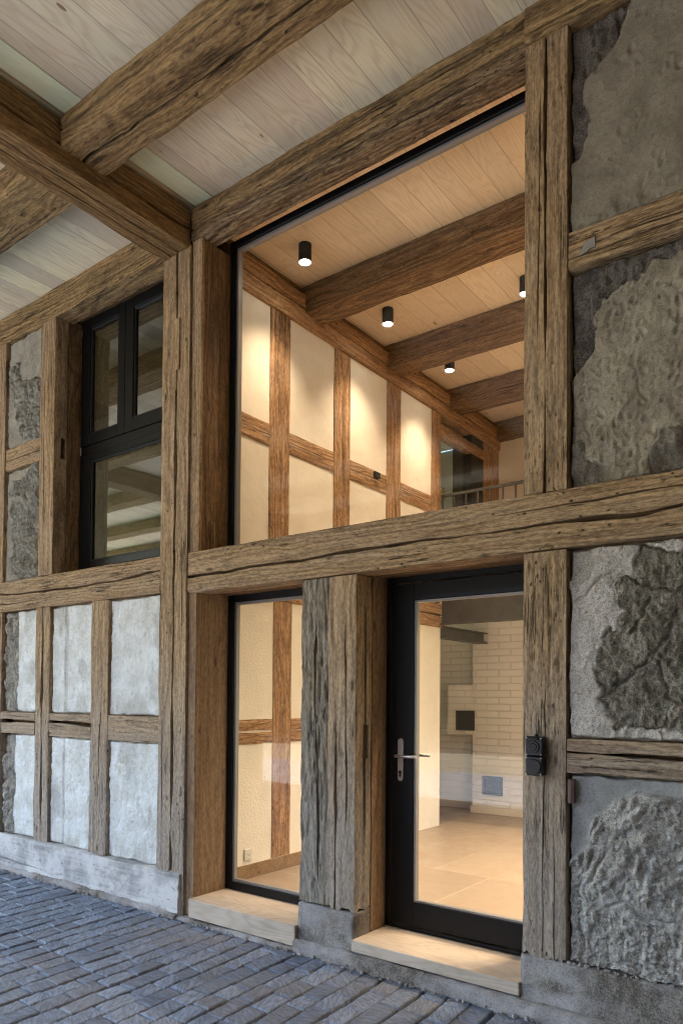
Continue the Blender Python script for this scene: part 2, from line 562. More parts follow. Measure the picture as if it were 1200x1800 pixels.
    col = t.mix(t.math('MULTIPLY', t.ramp(gr, 0.47, 0.36), 0.25), col, tuple(min(.8, c * 1.35) for c in light))
    h = t.math('MULTIPLY_ADD', gr, -0.35, t.math('MULTIPLY', streak, 0.6))
    h = t.math('SUBTRACT', h, t.math('MULTIPLY', t.math('MAXIMUM', fline, chip), 0.8))
    h = t.math('ADD', h, t.math('MULTIPLY', rings, -0.22))
    h = t.math('ADD', h, t.math('MULTIPLY', fibre, 0.22))
    h = t.math('SUBTRACT', h, t.math('MULTIPLY', check, 1.3))
    h = t.math('SUBTRACT', h, t.math('MULTIPLY', worms, 1.2))
    h = t.math('SUBTRACT', h, t.math('MULTIPLY', gouge, 0.9))
    h = t.math('ADD', h, t.math('MULTIPLY', knot, 0.3))
    return t.out(col, 0.82, t.bump(h, 0.0055 * bumpk, 1.0), spec=0.25)

M = {}
M['timber'] = old_wood('weathered_timber', (0.485, 0.33, 0.175), (0.365, 0.232, 0.115), (0.085, 0.045, 0.020),
                       grey=(0.37, 0.31, 0.255), grey_amt=0.20, grey_z=(0.5, 2.1, 0.80), stain=0.55, contrast=0.9)
M['timber_top'] = old_wood('upper_timber', (0.44, 0.285, 0.130), (0.31, 0.185, 0.078), (0.055, 0.028, 0.012),
                           grey=(0.30, 0.225, 0.11), grey_amt=0.25, stain=0.75, contrast=1.1, checks=1.2)
M['timber_brown'] = old_wood('brown_timber', (0.27, 0.158, 0.070), (0.18, 0.098, 0.041), (0.055, 0.028, 0.013), stain=0.5)
M['timber_rough'] = old_wood('rough_eaten_timber', (0.36, 0.29, 0.19), (0.25, 0.195, 0.125), (0.075, 0.055, 0.035),
                             grey=(0.34, 0.30, 0.25), grey_amt=0.6, grey_z=(0.6, 1.9, 0.5), stain=0.6, contrast=1.1, checks=1.2, bumpk=2.2)
M['timber_inside'] = old_wood('brushed_interior_timber', (0.50, 0.30, 0.155), (0.36, 0.20, 0.098), (0.085, 0.038, 0.017), stain=0.6, contrast=1.0, ring_f=80, bumpk=0.8)
M['timber_lip'] = old_wood('ragged_brown_timber', (0.36, 0.245, 0.13), (0.21, 0.13, 0.065), (0.05, 0.027, 0.013), stain=0.9, contrast=1.3, checks=1.6, bumpk=1.8)
M['timber_main'] = old_wood('main_beam_timber', (0.33, 0.195, 0.080), (0.20, 0.108, 0.040), (0.055, 0.026, 0.010), stain=0.5, contrast=0.9)
M['timber_joist'] = old_wood('dark_interior_timber', (0.31, 0.19, 0.100), (0.195, 0.115, 0.060), (0.045, 0.023, 0.012), stain=0.85, contrast=1.1, checks=1.3)
M['lining'] = old_wood('jamb_lining_wood', (0.33, 0.215, 0.125), (0.25, 0.155, 0.085), (0.11, 0.062, 0.032), stain=0.35, contrast=0.6, checks=0.35, worm=0.2, bumpk=0.4)

def mortar(name, light, dark, grain=1.0, soot=None):
    """lime render with fine grit; attribute 'bare' switches to the stone or rough undercoat"""
    t = NT(name)
    tc = t('TexCoord').outputs['Object']
    bare = t('Attribute', attribute_name='bare').outputs['Fac']
    grime = t('Attribute', attribute_name='grime').outputs['Fac']
    grit = t.noise(tc, 120, 4, 0.78)
    grit2 = t.noise(tc, 52, 4, 0.75)
    blot = t.noise(tc, 5.5, 6, 0.62)
    col = t.mix(t.ramp(blot, 0.34, 0.66), dark, light)
    col = t.mix(t.math('MULTIPLY', t.ramp(grit, 0.50, 0.62), 0.62 * grain), col, tuple(c * 0.40 for c in dark))
    col = t.mix(t.math('MULTIPLY', t.ramp(grit2, 0.60, 0.75), 0.30 * grain), col, tuple(min(1, c * 1.25) for c in light))
    grit3 = t.noise(tc, 26, 5, 0.8)
    col = t.mix(t.math('MULTIPLY', t.ramp(grit3, 0.50, 0.66), 0.45 * grain), col, tuple(c * 0.55 for c in dark))
    s1 = soot or ((0.33, 0.29, 0.23), (0.15, 0.125, 0.095))
    sn = t.noise(t.vec(tc, (1, 1, 0.55)), 15, 8, 0.78)
    scol = t.mix(t.ramp(sn, 0.40, 0.60), s1[1], s1[0])
    scol = t.mix(t.math('MULTIPLY', t.ramp(t.noise(tc, 60, 4, 0.7), 0.5, 0.7), 0.5), scol, tuple(c * 0.5 for c in s1[1]))
    scol = t.mix(t.math('MULTIPLY', t.ramp(grit, 0.48, 0.60), 0.5), scol, tuple(c * 0.35 for c in s1[1]))
    scol = t.mix(t.math('MULTIPLY', t.ramp(grit, 0.46, 0.36), 0.4), scol, tuple(min(.8, c * 1.4) for c in s1[0]))
    col = t.mix(bare, col, scol)
    col = t.mix(grime, col, t.mix(t.ramp(blot, 0.35, 0.65), (0.07, 0.06, 0.052), (0.13, 0.115, 0.10)))
    h = t.math('ADD', t.math('MULTIPLY', grit2, 0.6 * grain), t.math('MULTIPLY', grit, 0.35 * grain))
    h = t.math('ADD', h, t.math('MULTIPLY', sn, t.math('MULTIPLY_ADD', bare, 1.8, 0.3)))
    return t.out(col, 0.93, t.bump(h, 0.013, 1.0), spec=0.2)

M['render_top'] = mortar('brown_grey_render', (0.29, 0.25, 0.185), (0.205, 0.175, 0.128), 0.55, ((0.20, 0.17, 0.145), (0.085, 0.07, 0.057)))
M['render_mid'] = mortar('pitted_grey_render', (0.37, 0.325, 0.245), (0.25, 0.215, 0.158), 0.8, ((0.21, 0.185, 0.16), (0.085, 0.074, 0.063)))
M['render_low'] = mortar('roughcast_render', (0.62, 0.565, 0.50), (0.48, 0.43, 0.37), 1.2, ((0.37, 0.33, 0.26), (0.18, 0.155, 0.115)))
M['render_stone'] = mortar('chiselled_sandstone', (0.38, 0.365, 0.345), (0.29, 0.28, 0.26), 0.8, ((0.60, 0.56, 0.50), (0.35, 0.32, 0.275)))
M['render_white'] = mortar('pale_roughcast', (0.78, 0.79, 0.76), (0.60, 0.59, 0.53), 0.7, ((0.47, 0.44, 0.37), (0.24, 0.21, 0.165)))
M['render_left'] = mortar('grey_stone_render', (0.40, 0.37, 0.30), (0.28, 0.255, 0.205), 0.8, ((0.42, 0.40, 0.33), (0.19, 0.175, 0.14)))
M['footing'] = mortar('footing_mortar', (0.42, 0.385, 0.36), (0.29, 0.265, 0.25), 0.8, ((0.34, 0.30, 0.26), (0.16, 0.135, 0.11)))

def plain(name, c, rough=0.5, metallic=0.0, spec=0.5, bump=None, vary=0.0):
    t = NT(name)
    col = c
    if vary:
        n = t.noise(t('TexCoord').outputs['Object'], 6, 5, 0.6)
        col = t.mix(t.ramp(n, 0.3, 0.7), tuple(x * (1 - vary) for x in c), c)
    nm = None
    if bump:
        nm = t.bump(t.noise(t('TexCoord').outputs['Object'], bump[0], 4, 0.6), bump[1], 1.0)
    return t.out(col, rough, nm, metallic, spec)

M['black'] = plain('black_coated_metal', (0.006, 0.0055, 0.005), 0.45, 0.0, 0.22, (300, 0.0003))
M['black_matt'] = plain('matt_black', (0.010, 0.010, 0.010), 0.6)
M['bead'] = plain('grey_spacer_bead', (0.24, 0.22, 0.20), 0.4, 0.3)
M['steel'] = plain('brushed_steel', (0.55, 0.52, 0.49), 0.32, 1.0)
M['raw_steel'] = plain('dark_raw_steel', (0.09, 0.088, 0.088), 0.42, 0.6, 0.5, (8, 0.001), 0.3)
M['soot_metal'] = plain('sooty_black_iron', (0.035, 0.033, 0.034), 0.6, 0.0, 0.25, (20, 0.002), 0.3)
M['gasket'] = plain('gasket_rubber', (0.008, 0.008, 0.008), 0.7)
M['plastic'] = plain('black_plastic', (0.007, 0.007, 0.008), 0.35, 0, .3)
M['white_plastic'] = plain('white_plastic', (0.62, 0.58, 0.52), 0.4)
M['copper'] = plain('brown_cover_strip', (0.10, 0.045, 0.032), 0.5)
M['galv'] = plain('galvanised_plate', (0.42, 0.42, 0.40), 0.5, 0.7, 0.5, (40, 0.001), 0.4)
M['inside_plaster'] = plain('warm_trowelled_plaster', (0.74, 0.66, 0.55), 0.85, 0, 0.3, (9, 0.006), 0.06)
M['inside_rough'] = plain('warm_coarse_plaster', (0.78, 0.71, 0.60), 0.9, 0, 0.3, (55, 0.006), 0.06)
M['plaster_plain'] = plain('smooth_plaster', (0.70, 0.64, 0.55), 0.85, 0, 0.3, (20, 0.002))

t = NT('lit_lens')
em = t('Emission'); em.inputs['Color'].default_value = (1, 0.93, 0.82, 1); em.inputs['Strength'].default_value = 5
t.l.new(em.outputs[0], t.n['Material Output'].inputs['Surface'])
t.m.cycles.emission_sampling = 'NONE'
M['lens'] = t.m

def glass_mat(name, tint, k=1.0):
    t = NT(name)
    ge = t('NewGeometry'); dp = t('VectorMath', operation='DOT_PRODUCT')
    t.l.new(ge.outputs['Normal'], dp.inputs[0]); t.l.new(ge.outputs['Incoming'], dp.inputs[1])
    sch = t.math('POWER', t.math('SUBTRACT', 1.0, t.math('ABSOLUTE', dp.outputs['Value']), clamp=True), 5.0)
    fres = t.math('MULTIPLY_ADD', sch, 0.96, 0.04)
    gl = t('BsdfGlossy'); gl.inputs['Roughness'].default_value = 0.0; gl.inputs['Color'].default_value = (0.96, 0.97, 1, 1)
    tr = t('BsdfTransparent'); tr.inputs['Color'].default_value = (*tint, 1)
    mx = t('MixShader')
    t.set(mx.inputs[0], t.math('MULTIPLY', fres, k, clamp=True))
    t.l.new(tr.outputs[0], mx.inputs[1]); t.l.new(gl.outputs[0], mx.inputs[2])
    t.l.new(mx.outputs[0], t.n['Material Output'].inputs['Surface'])
    return t.m
M['glass'] = glass_mat('window_glass', (0.93, 0.95, 0.93), 0.5)
M['glass_strong'] = glass_mat('coated_glass', (0.42, 0.42, 0.42), 4.0)

# pale spruce boards: lamellas run along Y
def boards(name, base, w, alt, along='y', contrast=1.0, sheen=0.4, knots=0.85, seam=0.55, wear=0.12):
    t = NT(name)
    geo = t('TexCoord').outputs['Object']
    sp = t('SeparateXYZ'); t.l.new(geo, sp.inputs[0])
    ax, ln = (sp.outputs[0], sp.outputs[1]) if along == 'y' else (sp.outputs[1], sp.outputs[0])
    wn_ = t.math('ADD', ax, t.math('MULTIPLY', t.math('FLOOR', t.math('DIVIDE', ln, 3.7)), 0.37))
    # uneven widths
    pos = t.math('DIVIDE', t.math('ADD', wn_, t.math('MULTIPLY', t.math('SINE', t.math('MULTIPLY', wn_, 5.1)), 0.045)), w)
    idx = t.math('FLOOR', pos)
    seamf = t.ramp(t.math('ABSOLUTE', t.math('SUBTRACT', t.math('FRACT', pos), 0.5)), 0.472, 0.494)
    wh = t('TexWhiteNoise', noise_dimensions='1D'); t.l.new(idx, wh.inputs['W'])
    rnd = wh.outputs['Value']
    cb = t('CombineXYZ')
    t.set(cb.inputs[0], t.math('MULTIPLY', rnd, 91.0)); t.set(cb.inputs[1], t.math('MULTIPLY', rnd, 57.0)); t.set(cb.inputs[2], t.math('MULTIPLY', rnd, 13.0))
    va = t('VectorMath', operation='ADD'); t.l.new(geo, va.inputs[0]); t.l.new(cb.outputs[0], va.inputs[1])
    P = va.outputs[0]
    st = (lambda a, b: (b, a, b)) if along == 'y' else (lambda a, b: (a, b, b))
    n1 = t('TexNoise'); t.l.new(t.vec(P, st(0.55, 4.0)), n1.inputs['Vector']); n1.inputs['Scale'].default_value = 1; n1.inputs['Detail'].default_value = 2.5
    kn = t('TexVoronoi'); kn.inputs['Scale'].default_value = 1; t.l.new(t.vec(P, st(2.2, 6.0)), kn.inputs['Vector'])
    kd = kn.outputs['Distance']
    ksel = t('SeparateColor'); t.l.new(kn.outputs['Color'], ksel.inputs[0])
    ksz = t.math('MULTIPLY', t.ramp(ksel.outputs[0], 0.35, 1.0), 0.10)
    knot = t.ramp(t.math('DIVIDE', kd, t.math('ADD', ksz, 0.006)), 0.6, 1.0, 1.0, 0.0)
    ringv = t.math('ADD', t.math('MULTIPLY', n1.outputs['Fac'], 22.0), t.math('MULTIPLY', t.ramp(kd, 0.02, 0.5, 1.0, 0.0), 1.6))
    ringv = t.math('ADD', ringv, t.math('MULTIPLY', t.math('MULTIPLY', ax, 14.0), t.math('ADD', rnd, 0.3)))
    fine = t.noise(t.vec(P, st(2.5, 120)), 1, 3, 0.6)
    rings = t.math('POWER', t.math('MULTIPLY_ADD', t.math('SINE', t.math('MULTIPLY', t.math('ADD', ringv, t.math('MULTIPLY', fine, 0.25)), 6.283)), 0.5, 0.5), 2.0)
    col = t.mix(rnd, base, alt)
    wh2 = t('TexWhiteNoise', noise_dimensions='1D'); t.l.new(t.math('ADD', idx, 17.3), wh2.inputs['W'])
    col = t.mix(t.math('MULTIPLY', wh2.outputs['Value'], 0.28), col, tuple(c * 0.55 for c in alt))
    col = t.mix(t.math('MULTIPLY', rings, 0.22 * contrast), col, tuple(c * q for c, q in zip(alt, (0.62, 0.50, 0.36))))
    col = t.mix(t.math('MULTIPLY', t.ramp(fine, 0.45, 0.75), 0.18 * contrast), col, tuple(c * 0.5 for c in alt))
    col = t.mix(t.math('MULTIPLY', knot, knots), col, tuple(c * q for c, q in zip(alt, (0.30, 0.17, 0.09))))
    col = t.mix(t.math('MULTIPLY', seamf, seam), col, tuple(c * 0.35 for c in alt))
    wr = t.noise(t.vec(geo, st(1.6, 5)), 1.0, 6, 0.7)
    col = t.mix(t.math('MULTIPLY', t.ramp(wr, 0.48, 0.68), wear), col, tuple(c * 0.45 for c in alt))
    h = t.math('MULTIPLY', rings, -0.2)
    return t.out(col, 0.62, t.bump(h, 0.001, 1.0), spec=sheen)
M['ceiling_boards'] = boards('whitewashed_spruce', (0.90, 0.80, 0.545), 0.165, (0.72, 0.59, 0.44), 'y', 1.2)
M['ceiling_inside'] = boards('oiled_spruce', (0.84, 0.69, 0.50), 0.19, (0.74, 0.56, 0.38), 'y', 1.0)
M['oak'] = boards('pale_oak', (0.56, 0.46, 0.36), 0.9, (0.48, 0.385, 0.29), 'x', 1.3, 0.4, 0.0, 0.0, 0.40)
M['parquet'] = boards('dark_board', (0.12, 0.065, 0.035), 0.12, (0.08, 0.045, 0.025), 'y', 1.0)

M['lit_strip_board'] = boards('green_lit_strip_board', (0.86, 0.88, 0.62), 0.9, (0.76, 0.78, 0.52), 'y', 0.6)  # greenish light along the main beam put into this board's colour
# skirting timber with limewash smears
t = NT('limewashed_sill_beam')
tc = t('TexCoord').outputs['Object']
st_ = t.noise(t.vec(tc, (2.0, 30, 30)), 1, 5, 0.62)
bl = t.noise(tc, 3.2, 6, 0.65)
sc_ = t.noise(t.vec(tc, (22, 40, 40)), 1, 4, 0.6)
col = t.mix(t.ramp(st_, 0.3, 0.7), (0.27, 0.255, 0.24), (0.44, 0.42, 0.40))
col = t.mix(t.ramp(bl, 0.42, 0.6), col, (0.58, 0.55, 0.52))
col = t.mix(t.math('MULTIPLY', t.ramp(sc_, 0.58, 0.72), 0.75), col, (0.10, 0.085, 0.075))
M['sill_beam'] = t.out(col, 0.9, t.bump(t.math('ADD', st_, t.math('MULTIPLY', sc_, -0.6)), 0.005), spec=0.2)

# riven stone setts
t = NT('riven_stone_sett')
tc = t('TexCoord').outputs['Object']
rn = t('Attribute', attribute_name='rnd').outputs['Fac']
cb = t('CombineXYZ'); t.set(cb.inputs[0], t.math('MULTIPLY', rn, 53.0)); t.set(cb.inputs[1], t.math('MULTIPLY', rn, 31.0)); t.set(cb.inputs[2], t.math('MULTIPLY', rn, 7.0))
va = t('VectorMath', operation='ADD'); t.l.new(tc, va.inputs[0]); t.l.new(cb.outputs[0], va.inputs[1])
rot = t('Mapping'); t.l.new(va.outputs[0], rot.inputs['Vector'])
rr_ = t('CombineXYZ'); t.set(rr_.inputs[2], t.math('MULTIPLY_ADD', rn, 1.6, -0.3)); t.l.new(rr_.outputs[0], rot.inputs['Rotation'])
rv = t.noise(t.vec(rot.outputs[0], (16, 70, 40)), 1, 5, 0.68, 0.6)
sp_ = t.noise(va.outputs[0], 160, 3, 0.7)
base = t.mix(t.ramp(rn, 0.0, 1.0, smoothstep=False), (0.135, 0.16, 0.215), (0.255, 0.30, 0.385))
base = t.mix(t.ramp(t.math('FRACT', t.math('MULTIPLY', rn, 7.31)), 0.72, 0.8), base, (0.175, 0.185, 0.22))
base = t.mix(t.math('MULTIPLY_ADD', t.ramp(rv, 0.38, 0.64), 0.75, 0.25), tuple([0.085, 0.09, 0.11]), base)
col = t.mix(t.math('MULTIPLY', t.ramp(sp_, 0.55, 0.75), 0.4), base, (0.36, 0.36, 0.37))
M['sett'] = t.out(col, t.ramp(rv, 0.3, 0.7, 0.72, 0.5), t.bump(t.math('ADD', rv, t.math('MULTIPLY', sp_, 0.35)), 0.0055), spec=0.4)

t = NT('joint_grit')
tc = t('TexCoord').outputs['Object']
M['joint'] = t.out(t.mix(t.noise(tc, 90, 4, 0.7), (0.010, 0.010, 0.010), (0.045, 0.040, 0.036)), 0.95, t.bump(t.noise(tc, 120, 4, 0.7), 0.006), spec=0.1)
t = NT('lawn')
tc = t('TexCoord').outputs['Object']
M['lawn'] = t.out(t.mix(t.noise(tc, 3.0, 6, 0.7), (0.06, 0.085, 0.035), (0.11, 0.14, 0.06)), 0.95, t.bump(t.noise(tc, 60, 4, 0.7), 0.03), spec=0.1)

t = NT('pale_yard_gravel')
tc = t('TexCoord').outputs['Object']
M['yard'] = t.out(t.mix(t.noise(tc, 40, 6, 0.75), (0.12, 0.105, 0.082), (0.22, 0.195, 0.155)), 0.95, t.bump(t.noise(tc, 60, 4, 0.7), 0.02), spec=0.1)
# white painted brickwork, procedural joints (X/Z plane and Y/Z plane)
t = NT('whitewashed_brick')
tc = t('TexCoord').outputs['Object']
sp = t('SeparateXYZ'); t.l.new(tc, sp.inputs[0])
cb = t('CombineXYZ'); t.set(cb.inputs[0], t.math('ADD', sp.outputs[0], sp.outputs[1])); t.l.new(sp.outputs[2], cb.inputs[1])
bk = t('TexBrick'); t.l.new(cb.outputs[0], bk.inputs['Vector'])
bk.inputs['Scale'].default_value = 1; bk.inputs['Brick Width'].default_value = 0.30; bk.inputs['Row Height'].default_value = 0.083
bk.inputs['Mortar Size'].default_value = 0.006; bk.inputs['Mortar Smooth'].default_value = 0.5
bk.inputs['Color1'].default_value = (0.82, 0.82, 0.82, 1); bk.inputs['Color2'].default_value = (0.79, 0.79, 0.79, 1); bk.inputs['Mortar'].default_value = (0.74, 0.74, 0.735, 1)
h = t.math('SUBTRACT', t.math('MULTIPLY', t.noise(tc, 25, 3), 0.3), bk.outputs['Fac'])
M['brick'] = t.out(bk.outputs['Color'], 0.8, t.bump(h, 0.006), spec=0.3)

# large stone floor tiles
t = NT('sandstone_tile')
tc = t('TexCoord').outputs['Object']
bk = t('TexBrick'); t.l.new(t.vec(tc, (1, 1, 1), (0.34, 0.28, 0)), bk.inputs['Vector'])
bk.offset = 0.5
bk.inputs['Scale'].default_value = 1; bk.inputs['Brick Width'].default_value = 0.98; bk.inputs['Row Height'].default_value = 0.88
bk.inputs['Mortar Size'].default_value = 0.006; bk.inputs['Mortar Smooth'].default_value = 0.1
n_ = t.noise(tc, 3.5, 7, 0.65)
for k, c in (('Color1', (0.30, 0.235, 0.175)), ('Color2', (0.24, 0.185, 0.138))): bk.inputs[k].default_value = (*c, 1)
bk.inputs['Mortar'].default_value = (0.36, 0.30, 0.235, 1)
col = t.mix(t.math('MULTIPLY', t.ramp(n_, 0.38, 0.66), 0.45), bk.outputs['Color'], (0.23, 0.165, 0.115))
M['tile'] = t.out(col, t.ramp(n_, 0.3, 0.7, 0.30, 0.45), t.bump(t.math('MULTIPLY', bk.outputs['Fac'], -1.0), 0.002), spec=0.5)
M['roof_tile'] = plain('clay_roof_tile', (0.20, 0.11, 0.085), 0.8, 0, 0.2, (30, 0.01), 0.5)

# ------------------------------------------------------------------ setting: ground, paving
def grid_mesh(name, X, Z, Yf, mat, parent=None, attrs=None, plane='xz', label=None):
    """height-field sheet facing -Y with closed rim 6 cm deep"""
    nx, nz = X.shape[1], X.shape[0]
    xs, zs = X.ravel(), Z.ravel()
    ys = Yf.ravel()
    verts = np.stack([xs, ys, zs], 1)
    idx = np.arange(nx * nz).reshape(nz, nx)
    q = np.stack([idx[:-1, :-1].ravel(), idx[:-1, 1:].ravel(), idx[1:, 1:].ravel(), idx[1:, :-1].ravel()], 1)
    # rim
    rim = np.concatenate([idx[0, :], idx[1:, -1], idx[-1, ::-1][1:], idx[::-1, 0][1:-1]])
    back = verts[rim].copy(); back[:, 1] = ys.max() + 0.06
    b0 = len(verts)
    verts = np.concatenate([verts, back], 0)
    n = len(rim); i = np.arange(n); j = (i + 1) % n
    q = np.concatenate([q, np.stack([rim[i], b0 + i, b0 + j, rim[j]], 1)], 0)
    c = np.array([(xs.min() + xs.max()) / 2, ys.mean(), zs.min()])
    me = fast_mesh(name, verts - c, q)
    me.polygons.foreach_set('use_smooth', [True] * len(me.polygons))
    for k in ('bare', 'grime'):
        a = me.attributes.new(k, 'FLOAT', 'POINT')
        val = np.zeros(len(verts), np.float32)
        if attrs and k in attrs: val[:b0] = attrs[k].ravel()
        a.data.foreach_set('value', val)
    o = link(name, me, mat, parent, Matrix.Translation((c[0], c[1], c[2] + G)))
    if label: o['label'] = label
    return o

# ground sheet
mb = MB(); mb.v = [(-120, -120, -1.64), (120, -120, -1.64), (120, 120, -1.64), (-120, 120, -1.64)]; mb.f = [(0, 1, 2, 3)]; mb.mi = [0]
o = mb.build('ground', M['lawn']); tag(o, kind='structure')
mb = MB(); mb.box(-40, 30, -15, -4.5, -1.63, -1.575); o = mb.build('yard', M['yard']); tag(o, kind='structure')
mb = MB(); mb.box(-16, 4, -6.0, 3.6, -1.635, -1.598)
o = mb.build('paving_bed', M['joint']); tag(o, kind='structure')

def setts():
    rng = np.random.default_rng(5)
    V, Q, A = [], [], []
    base = 0
    ang = math.radians(3.0)
    ca, sa = math.cos(ang), math.sin(ang)
    x = -16.0
    ymax = 3.46
    while x < 4.0:
        w = rng.uniform(0.112, 0.142)
        y = ymax + 0.7 - rng.uniform(0, 0.25)
        bendA, bendP = rng.uniform(0.004, 0.012), rng.uniform(0, 6)
        while y > -6.0:
            l = rng.choice([0.155, 0.20, 0.235, 0.27], p=[.28, .30, .27, .15]) * rng.uniform(0.93, 1.07)
            if l < 0.17 and rng.random() < 0.1: l = 0.13
            y0 = y - l
            near = y0 > 0.6 and x > -9.5 and x < 0.5
            gx, gy = (9, 15) if near else (3, 3)
            g = rng.uniform(0.0042, 0.0064)
            u = np.linspace(0, 1, gx); v = np.linspace(0, 1, gy)
            if near:      # denser rows at the rim for the pillowed arris
                u = np.concatenate([[0, .05, .12], np.linspace(.25, .75, gx - 6), [.88, .95, 1]])
                v = np.concatenate([[0, .03, .08], np.linspace(.18, .82, gy - 6), [.92, .97, 1]])
            UU, VV = np.meshgrid(u, v)
            px_ = x + g + UU * (w - 2 * g)
            py_ = y0 + g + VV * (l - 2 * g)
            h = np.zeros_like(px_) + rng.uniform(-0.0025, 0.0025) + (UU - .5) * rng.uniform(-.004, .004) + (VV - .5) * rng.uniform(-.005, .005)
            if near:
                sd = int(rng.integers(1, 9999))
                a2 = rng.uniform(0.1, 1.2)
                r1 = px_ * math.cos(a2) + py_ * math.sin(a2); r2 = -px_ * math.sin(a2) + py_ * math.cos(a2)
                h = h + 0.0015 * ridge(r1 * 9, r2 * 34, 0.3, 3, sd) + 0.0022 * fbm(px_ * 60, py_ * 60, .5, 2, sd)
                e = np.minimum(np.minimum(UU, 1 - UU) * w, np.minimum(VV, 1 - VV) * l)
                h = h - 0.004 * np.clip(1 - e / 0.005, 0, 1) ** 2
                wv = 0.0022 * fbm(px_ * 45, py_ * 45, 2.0, 3, sd + 3)
                px_ = px_ + wv; py_ = py_ + 0.0022 * fbm(px_ * 45, py_ * 45, 7.0, 3, sd + 5)
            else:
                h[0, :] -= .004; h[-1, :] -= .004; h[:, 0] -= .004; h[:, -1] -= .004
            px_ = px_ + bendA * np.sin(py_ * 1.9 + bendP)
            py_c = py_ - 3.0
            X = px_ - sa * py_c * 1.0
            Y = py_
            Z = -1.560 + h
            top = np.stack([X.ravel(), Y.ravel(), Z.ravel()], 1)
            if top[:, 1].min() > ymax + .02:
                y = y0; continue
            idx = np.arange(UU.size).reshape(UU.shape)
            q = np.stack([idx[:-1, :-1].ravel(), idx[:-1, 1:].ravel(), idx[1:, 1:].ravel(), idx[1:, :-1].ravel()], 1)
            rim = np.concatenate([idx[0, :], idx[1:, -1], idx[-1, ::-1][1:], idx[::-1, 0][1:-1]])
            bk_ = top[rim].copy(); bk_[:, 2] = -1.612
            n = len(rim); i = np.arange(n); j = (i + 1) % n
            q2 = np.stack([rim[i], len(top) + i, len(top) + j, rim[j]], 1)
            vv = np.concatenate([top, bk_]); qq = np.concatenate([q, q2]) + base
            V.append(vv); Q.append(qq); A.append(np.full(len(vv), rng.random()))
            base += len(vv)
            y = y0
        x += w
    V = np.concatenate(V); Q = np.concatenate(Q); A = np.concatenate(A)
    c = np.array([-4.0, 1.0, -1.60])
    me = fast_mesh('pavement', V - c, Q)
    a = me.attributes.new('rnd', 'FLOAT', 'POINT'); a.data.foreach_set('value', A.astype(np.float32))
    me.polygons.foreach_set('use_smooth', [True] * len(me.polygons))
    o = link('pavement', me, M['sett'], None, Matrix.Translation((c[0], c[1], c[2] + G)))
    tag(o, kind='structure')
setts()

# ------------------------------------------------------------------ the half-timbered facade
F = 3.45
wall = thing('half_timbered_wall', 'old half-timbered facade wall of tan beams and rough grey infill above the paving', 'wall', (-3.0, F + 0.15, -1.56), kind='thing')
T, TT, TB, TR = M['timber'], M['timber_top'], M['timber_brown'], M['timber_rough']

# plates under the ceiling
timber('top_plate', 'x', -9.0, -4.02, F - .004, F + .17, 3.235, 3.495, TT, wall, [('-y', .45, .010, .03, 0, .75, .03), ('-y', .72, .006, .02, .3, 1, .03)], pits=.003, edge=.012)
timber('top_plate', 'x', -3.975, -1.47, F, F + .15, 3.338, 3.500, TT, wall, [('-y', .42, .020, .04, .15, 1, .035)], pits=.006, edge=.020, rough=1.8)
timber('top_plate', 'x', -3.975, -1.47, F + .006, F + .15, 3.243, 3.334, M['timber_lip'], wall, [('-y', .5, .010, .03, .1, .9, .02)], pits=.010, edge=.016, rough=2.6, ds=.014, dl=.009, chips=1.6, label='ragged dark lower lip of the beam over the large glazing')
timber('lintel', 'x', -3.95, -1.30, F + .155, F + .27, 3.352, 3.46, TB, wall, [('-z', .4, .008, .02, .1, .9, .02)], pits=.004, rough=1.4)
timber('lintel', 'x', -9.0, -4.14, F + .175, F + .255, 3.275, 3.46, TB, wall, pits=.003)
timber('top_plate', 'x', -1.466, 2.2, F - .006, F + .17, 3.300, 3.52, TT, wall, [('-y', .75, .012, .03, 0, .9, .02)], pits=.003, edge=.014)
# middle rails
timber('rail', 'x', -3.953, 2.2, F - .012, F + .16, .725, 1.012, T, wall, [('-y', .60, .013, .05, .0, .95, .05), ('-y', .30, .005, .02, .25, .8, .03)], edge=.008, bend=.004)
timber('rail', 'x', -9.0, -4.262, F - .010, F + .16, .750, 1.022, T, wall, [('-y', .42, .010, .035, .30, 1.0, .04), ('-y', .8, .005, .02, .2, .7, .03)], edge=.008)
# posts
timber('post', 'z', -4.256, -3.962, F - .016, F + .20, -1.56, 3.215, T, wall, [('-y', .50, .016, .06, 0, 1, .035), ('-y', .82, .005, .02, .35, .6, .02), ('-y', .18, .005, .02, .05, .35, .02)], edge=.007, pits=.0018,
       label='wide cracked post left of the tall glazing, running from the paving to the ceiling beam')
timber('post', 'z', -1.464, -1.244, F - .008, F + .20, 1.016, 3.296, T, wall, [('-y', .50, .009, .06, 0, 1, .012), ('-y', .30, .004, .02, .3, .9, .02)], edge=.006, wob=.003)
timber('post', 'z', -1.466, -1.246, F - .004, F + .20, -1.272, .722, T, wall, [('-y', .45, .004, .02, .0, .75, .03), ('-y', .7, .005, .02, 0, .35, .02)], edge=.009, pits=.003, fray=.045)
P_DOOR = timber('post', 'z', -2.700, -2.492, F - .004, F + .16, -1.262, .720, T, wall, [('-y', .25, .010, .04, 0, .6, .02), ('-y', .7, .005, .02, .2, .9, .02), ('+x', .55, .012, .03, .15, .97, .006)], edge=.010, pits=.003, fray=.03)
timber('post', 'z', -2.918, -2.703, F + .004, F + .16, -1.262, .720, TR, wall, [('-y', .55, .012, .04, .05, .9, .03)], edge=.018, pits=.007, rough=1.9, ds=.012, dl=.008, fray=.03, chips=1.2)
P_CAS = timber('post', 'z', -5.905, -5.682, F - .008, F + .12, 1.026, 3.232, T, wall, [('-y', .3, .006, .02, .1, .8, .02)], edge=.009)
